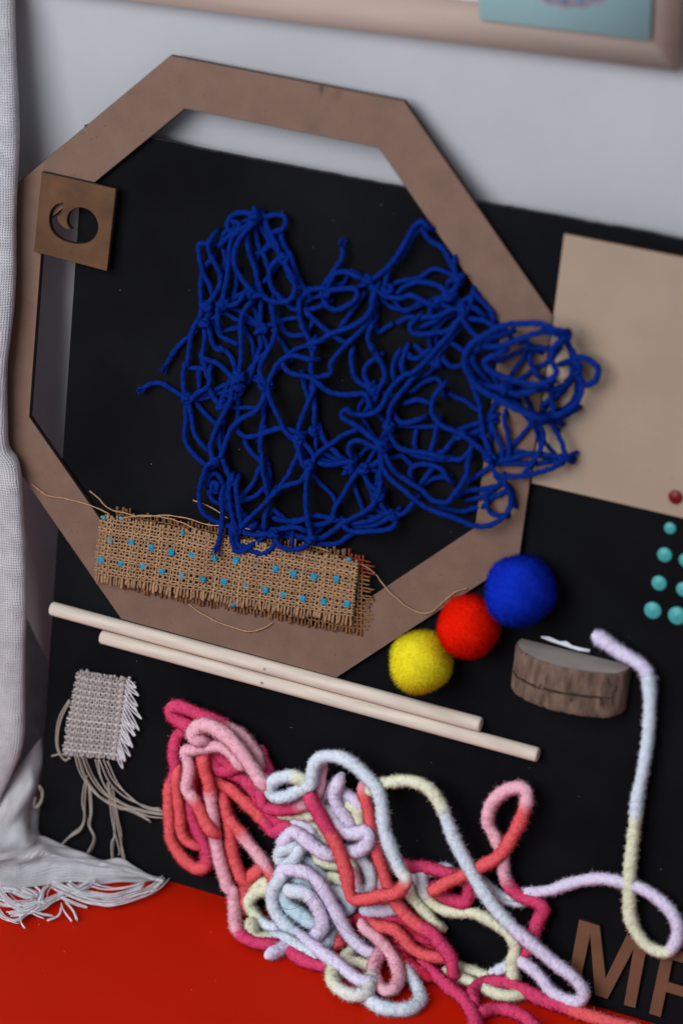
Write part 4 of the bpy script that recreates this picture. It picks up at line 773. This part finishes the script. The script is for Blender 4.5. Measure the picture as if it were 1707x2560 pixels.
# ------------------------------------------------------------------ white cloth at the left
def loft(name, rows, nu, nv, parent, mat='cloth', wrinkle=.0006, thick=.0007):
    rows = [np.asarray(r_, float) for r_ in rows]; n = max(len(r_) for r_ in rows)
    def res(P, k):
        P = spline(P, np.linalg.norm(np.diff(P, axis=0), axis=1).sum() / 200); s = np.concatenate([[0], np.cumsum(np.linalg.norm(np.diff(P, axis=0), axis=1))]); q = np.linspace(0, s[-1], k)
        return np.stack([np.interp(q, s, P[:, i]) for i in range(3)], 1)
    G = np.stack([res(r_, nu) for r_ in rows], 0); G = np.stack([res(G[:, j], nv) for j in range(nu)], 1)   # nv,nu,3
    ii, jj = np.meshgrid(np.arange(nv), np.arange(nu), indexing='ij')
    du_ = np.gradient(G, axis=1); dv_ = np.gradient(G, axis=0); nn = np.cross(du_, dv_); nn /= np.linalg.norm(nn, axis=2)[..., None] + 1e-9
    G = G + nn * (wrinkle * (np.sin(ii * .23 + jj * .11) + np.sin(ii * .09 - jj * .17 + 2)))[..., None]
    su = np.cumsum(np.linalg.norm(du_, axis=2), 1); sv = np.cumsum(np.linalg.norm(dv_, axis=2), 0); uv = np.stack([su.mean(0)[None] + 0 * su, sv.mean(1)[:, None] + 0 * sv], -1).reshape(-1, 2)
    Fc = [(i * nu + j, i * nu + j + 1, (i + 1) * nu + j + 1, (i + 1) * nu + j) for i in range(nv - 1) for j in range(nu - 1)]
    return build(name, G.reshape(-1, 3), Fc, mat, parent, True, uvs=uv)
wc = thing('linen_cloth', tuple(on_z((60, 2200), 0)), 'white linen cloth hanging at the left, its frayed corner spread on the red table', 'cloth')
EDGE = [(26, -420), (24, -60), (23, 0), (28, 128), (32, 255), (34, 470), (31, 650), (25, 770), (18, 851), (9, 940), (4, 1066), (8, 1132), (36, 1176), (50, 1314), (55, 1452), (58, 1535), (57, 1640), (53, 1729), (46, 1867), (25, 1935), (0, 1990), (-30, 2060), (-50, 2120)]
rows = []
for e in EDGE:
    c0 = on_board(e, .020) if e[1] > -100 else on_y(e, .03); rows.append([c0 + np.array([-.10, .004, 0]), c0 + np.array([-.05, -.006, 0]), c0 + np.array([-.018, -.004, 0]), c0 + np.array([-.004, -.0015, 0]), c0 + np.array([0, .004, 0]), c0 + np.array([-.006, .012, 0]), c0 + np.array([-.03, .016, 0])])
loft('hanging_fold', rows, 110, 200, wc)
rows = [[on_y((-60, 2020), .0), on_y((-10, 1990), .0), on_y((40, 1930), .005), on_y((75, 1880), .012), on_y((104, 1840), .02), on_y((112, 1830), .03)],
        [on_y((-60, 2060), -.01), on_y((0, 2030), -.012), on_y((50, 1990), -.008), on_y((85, 1960), 0.0), on_y((101, 1960), .012), on_y((112, 1970), .022)],
        [on_y((-60, 2110), -.02), on_y((5, 2090), -.022), on_y((50, 2060), -.012), on_y((75, 2050), .0), on_y((95, 2060), .004), on_y((104, 2080), .004)]]
rows.append([on_z((-60, 2140), .022), on_z((0, 2135), .020), on_z((45, 2128), .018), on_z((75, 2112), .018), on_board((98, 2098), .008), on_board((112, 2096), .004)])
loft('standing_fold', rows, 70, 70, wc, wrinkle=.0006)
rows = []
def rowb(L_, f_): return [f_(p) for p in L_]
rows.append([on_z((-60, 2136), .0225), on_z((0, 2131), .0205), on_z((45, 2124), .0185), on_z((78, 2106), .0185), on_board((101, 2092), .009), on_board((150, 2113), .007), on_board((205, 2129), .007), on_board((258, 2150), .006), on_board((300, 2149), .006), on_board((330, 2166), .006), on_board((365, 2183), .005), on_board((407, 2201), .004)])
rows.append([on_z((-60, 2158), .018), on_z((0, 2152), .017), on_z((60, 2143), .0165), on_z((110, 2132), .017), on_z((160, 2140), .014), on_z((210, 2150), .012), on_z((265, 2163), .011), on_z((310, 2170), .009), on_z((350, 2184), .006), on_z((408, 2202), .003)])
rows.append(rowb([(-60, 2180), (20, 2172), (80, 2165), (130, 2160), (190, 2165), (240, 2172), (300, 2182), (350, 2192), (408, 2202)], lambda p: on_z(p, .0075)))
rows.append(rowb([(-60, 2232), (20, 2226), (80, 2218), (140, 2210), (190, 2207), (240, 2210), (300, 2206), (350, 2203), (409, 2203)], lambda p: on_z(p, .0022)))
loft('draped_corner', rows, 120, 80, wc, wrinkle=.0007)
rows = [[on_y((20, 1500), .045), on_y((58, 1528), .05), on_y((92, 1600), .055), on_y((125, 1665), .06)], [on_y((10, 1680), .03), on_y((55, 1700), .035), on_y((90, 1740), .045), on_y((125, 1790), .05)], [on_y((0, 1860), .012), on_y((45, 1860), .02), on_y((85, 1880), .03), on_y((120, 1920), .035)], [on_y((0, 1990), .002), on_y((45, 1960), .006), on_y((85, 1955), .018), on_y((112, 1985), .025)]]
loft('back_fold', rows, 40, 40, wc)
fr = Acc()
FRINGE = [([(1490, 905), (1380, 1000), (1230, 1060), (1020, 1120), (840, 1100), (700, 1050), (560, 990), (480, 950)], 11, 20), ([(860, 930), (760, 980), (620, 1040), (480, 1100), (380, 1160), (240, 1220), (100, 1230)], 8, 18), ([(-40, 1010), (100, 1020), (220, 1060), (320, 1100)], 8, 24),
          ([(-40, 1100), (60, 1130), (180, 1140), (300, 1130), (420, 1110)], 7, 20), ([(-30, 1180), (40, 1260), (140, 1295), (210, 1250), (300, 1190), (450, 1110), (600, 1030)], 4, 12), ([(470, 950), (410, 1010), (380, 1090), (340, 1160), (240, 1210)], 4, 12),
          ([(560, 1080), (700, 1140), (795, 1165)], 3, 10), ([(560, 1130), (590, 1200), (660, 1290)], 2, 8), ([(600, 1110), (670, 1200), (700, 1280)], 3, 8), ([(560, 1160), (530, 1240), (430, 1285)], 2, 5), ([(280, 1190), (380, 1225), (480, 1240)], 3, 6), ([(250, 1200), (350, 1250), (405, 1275)], 2, 6), ([(180, 1230), (190, 1300), (225, 1358)], 1, 3), ([(200, 1000), (280, 1020), (350, 1060)], 5, 14), ([(620, 950), (720, 1010), (860, 1050), (1040, 1060), (1300, 990)], 5, 16), ([(840, 960), (960, 990), (1120, 990), (1300, 950)], 4, 12), ([(330, 980), (370, 1030), (360, 1090)], 3, 10), ([(-30, 950), (60, 1080), (180, 1180), (320, 1200)], 5, 20)]
for pts, n, j in FRINGE:
    for k in range(int(n * 1.7 + .5)):
        o1 = rng.normal(0, j, 2); zs = rng.uniform(.0012, .005)
        P = [on_z(px('FR', (q[0] + o1[0] + rng.normal(0, j * .35), q[1] + o1[1] * .8 + rng.normal(0, j * .3))), zs + .002 * math.sin(i * 1.3 + k)) for i, q in enumerate(pts)]
        P = spline(P, .0015); P[:, 2] = np.maximum(P[:, 2], .0006); fr.add(*tube(P, .00034, 5))
fr.out('fringe', 'linen', wc)
for lp in [[(290, 1070), (315, 1110), (310, 1180), (280, 1230), (250, 1225), (260, 1160)], [(285, 1080), (305, 1130), (295, 1190), (265, 1225)]]:
    V, Fc = tube(spline([on_y(px('L', q), -.004) for q in lp], .001), .00045, 5); build('loose_thread', V, Fc, 'linen2', wc, True)

# dark wooden prop seen between cloth and board
A = on_y((100, 1240), .085); V, Fc = bx((A[0] - .030, .052, 0), (A[0] - .014, .075, A[2] + .015))
tag(build('wooden_prop', V, Fc, 'prop', loc=(A[0] - .017, .08, 0)), 'dark brown wooden prop in the shade between the cloth and the board', 'prop')

# ------------------------------------------------------------------ lint
def lint(name, pts, mat, label):
    acc = Acc()
    for p in pts:
        a = rng.normal(0, 1, 3); a /= np.linalg.norm(a); l = rng.uniform(.00012, .0005); acc.add(*tube(np.array([p - a * l, p + a * l * .2 + rng.normal(0, .0001, 3), p + a * l]), rng.uniform(.00006, .00013), 4))
    return tag(acc.out(name, mat, None, False), label, 'lint', kind='stuff')
lint('lint', [on_board((rng.uniform(180, 1700), rng.uniform(420, 2200)), .0003) for _ in range(46)] + [on_z((rng.uniform(20, 900), rng.uniform(2260, 2550)), .0004) for _ in range(14)], 'lint', 'tiny pale specks of lint on the black board and red table')

for o in bpy.data.objects:
    if '_o' in o: del o['_o']
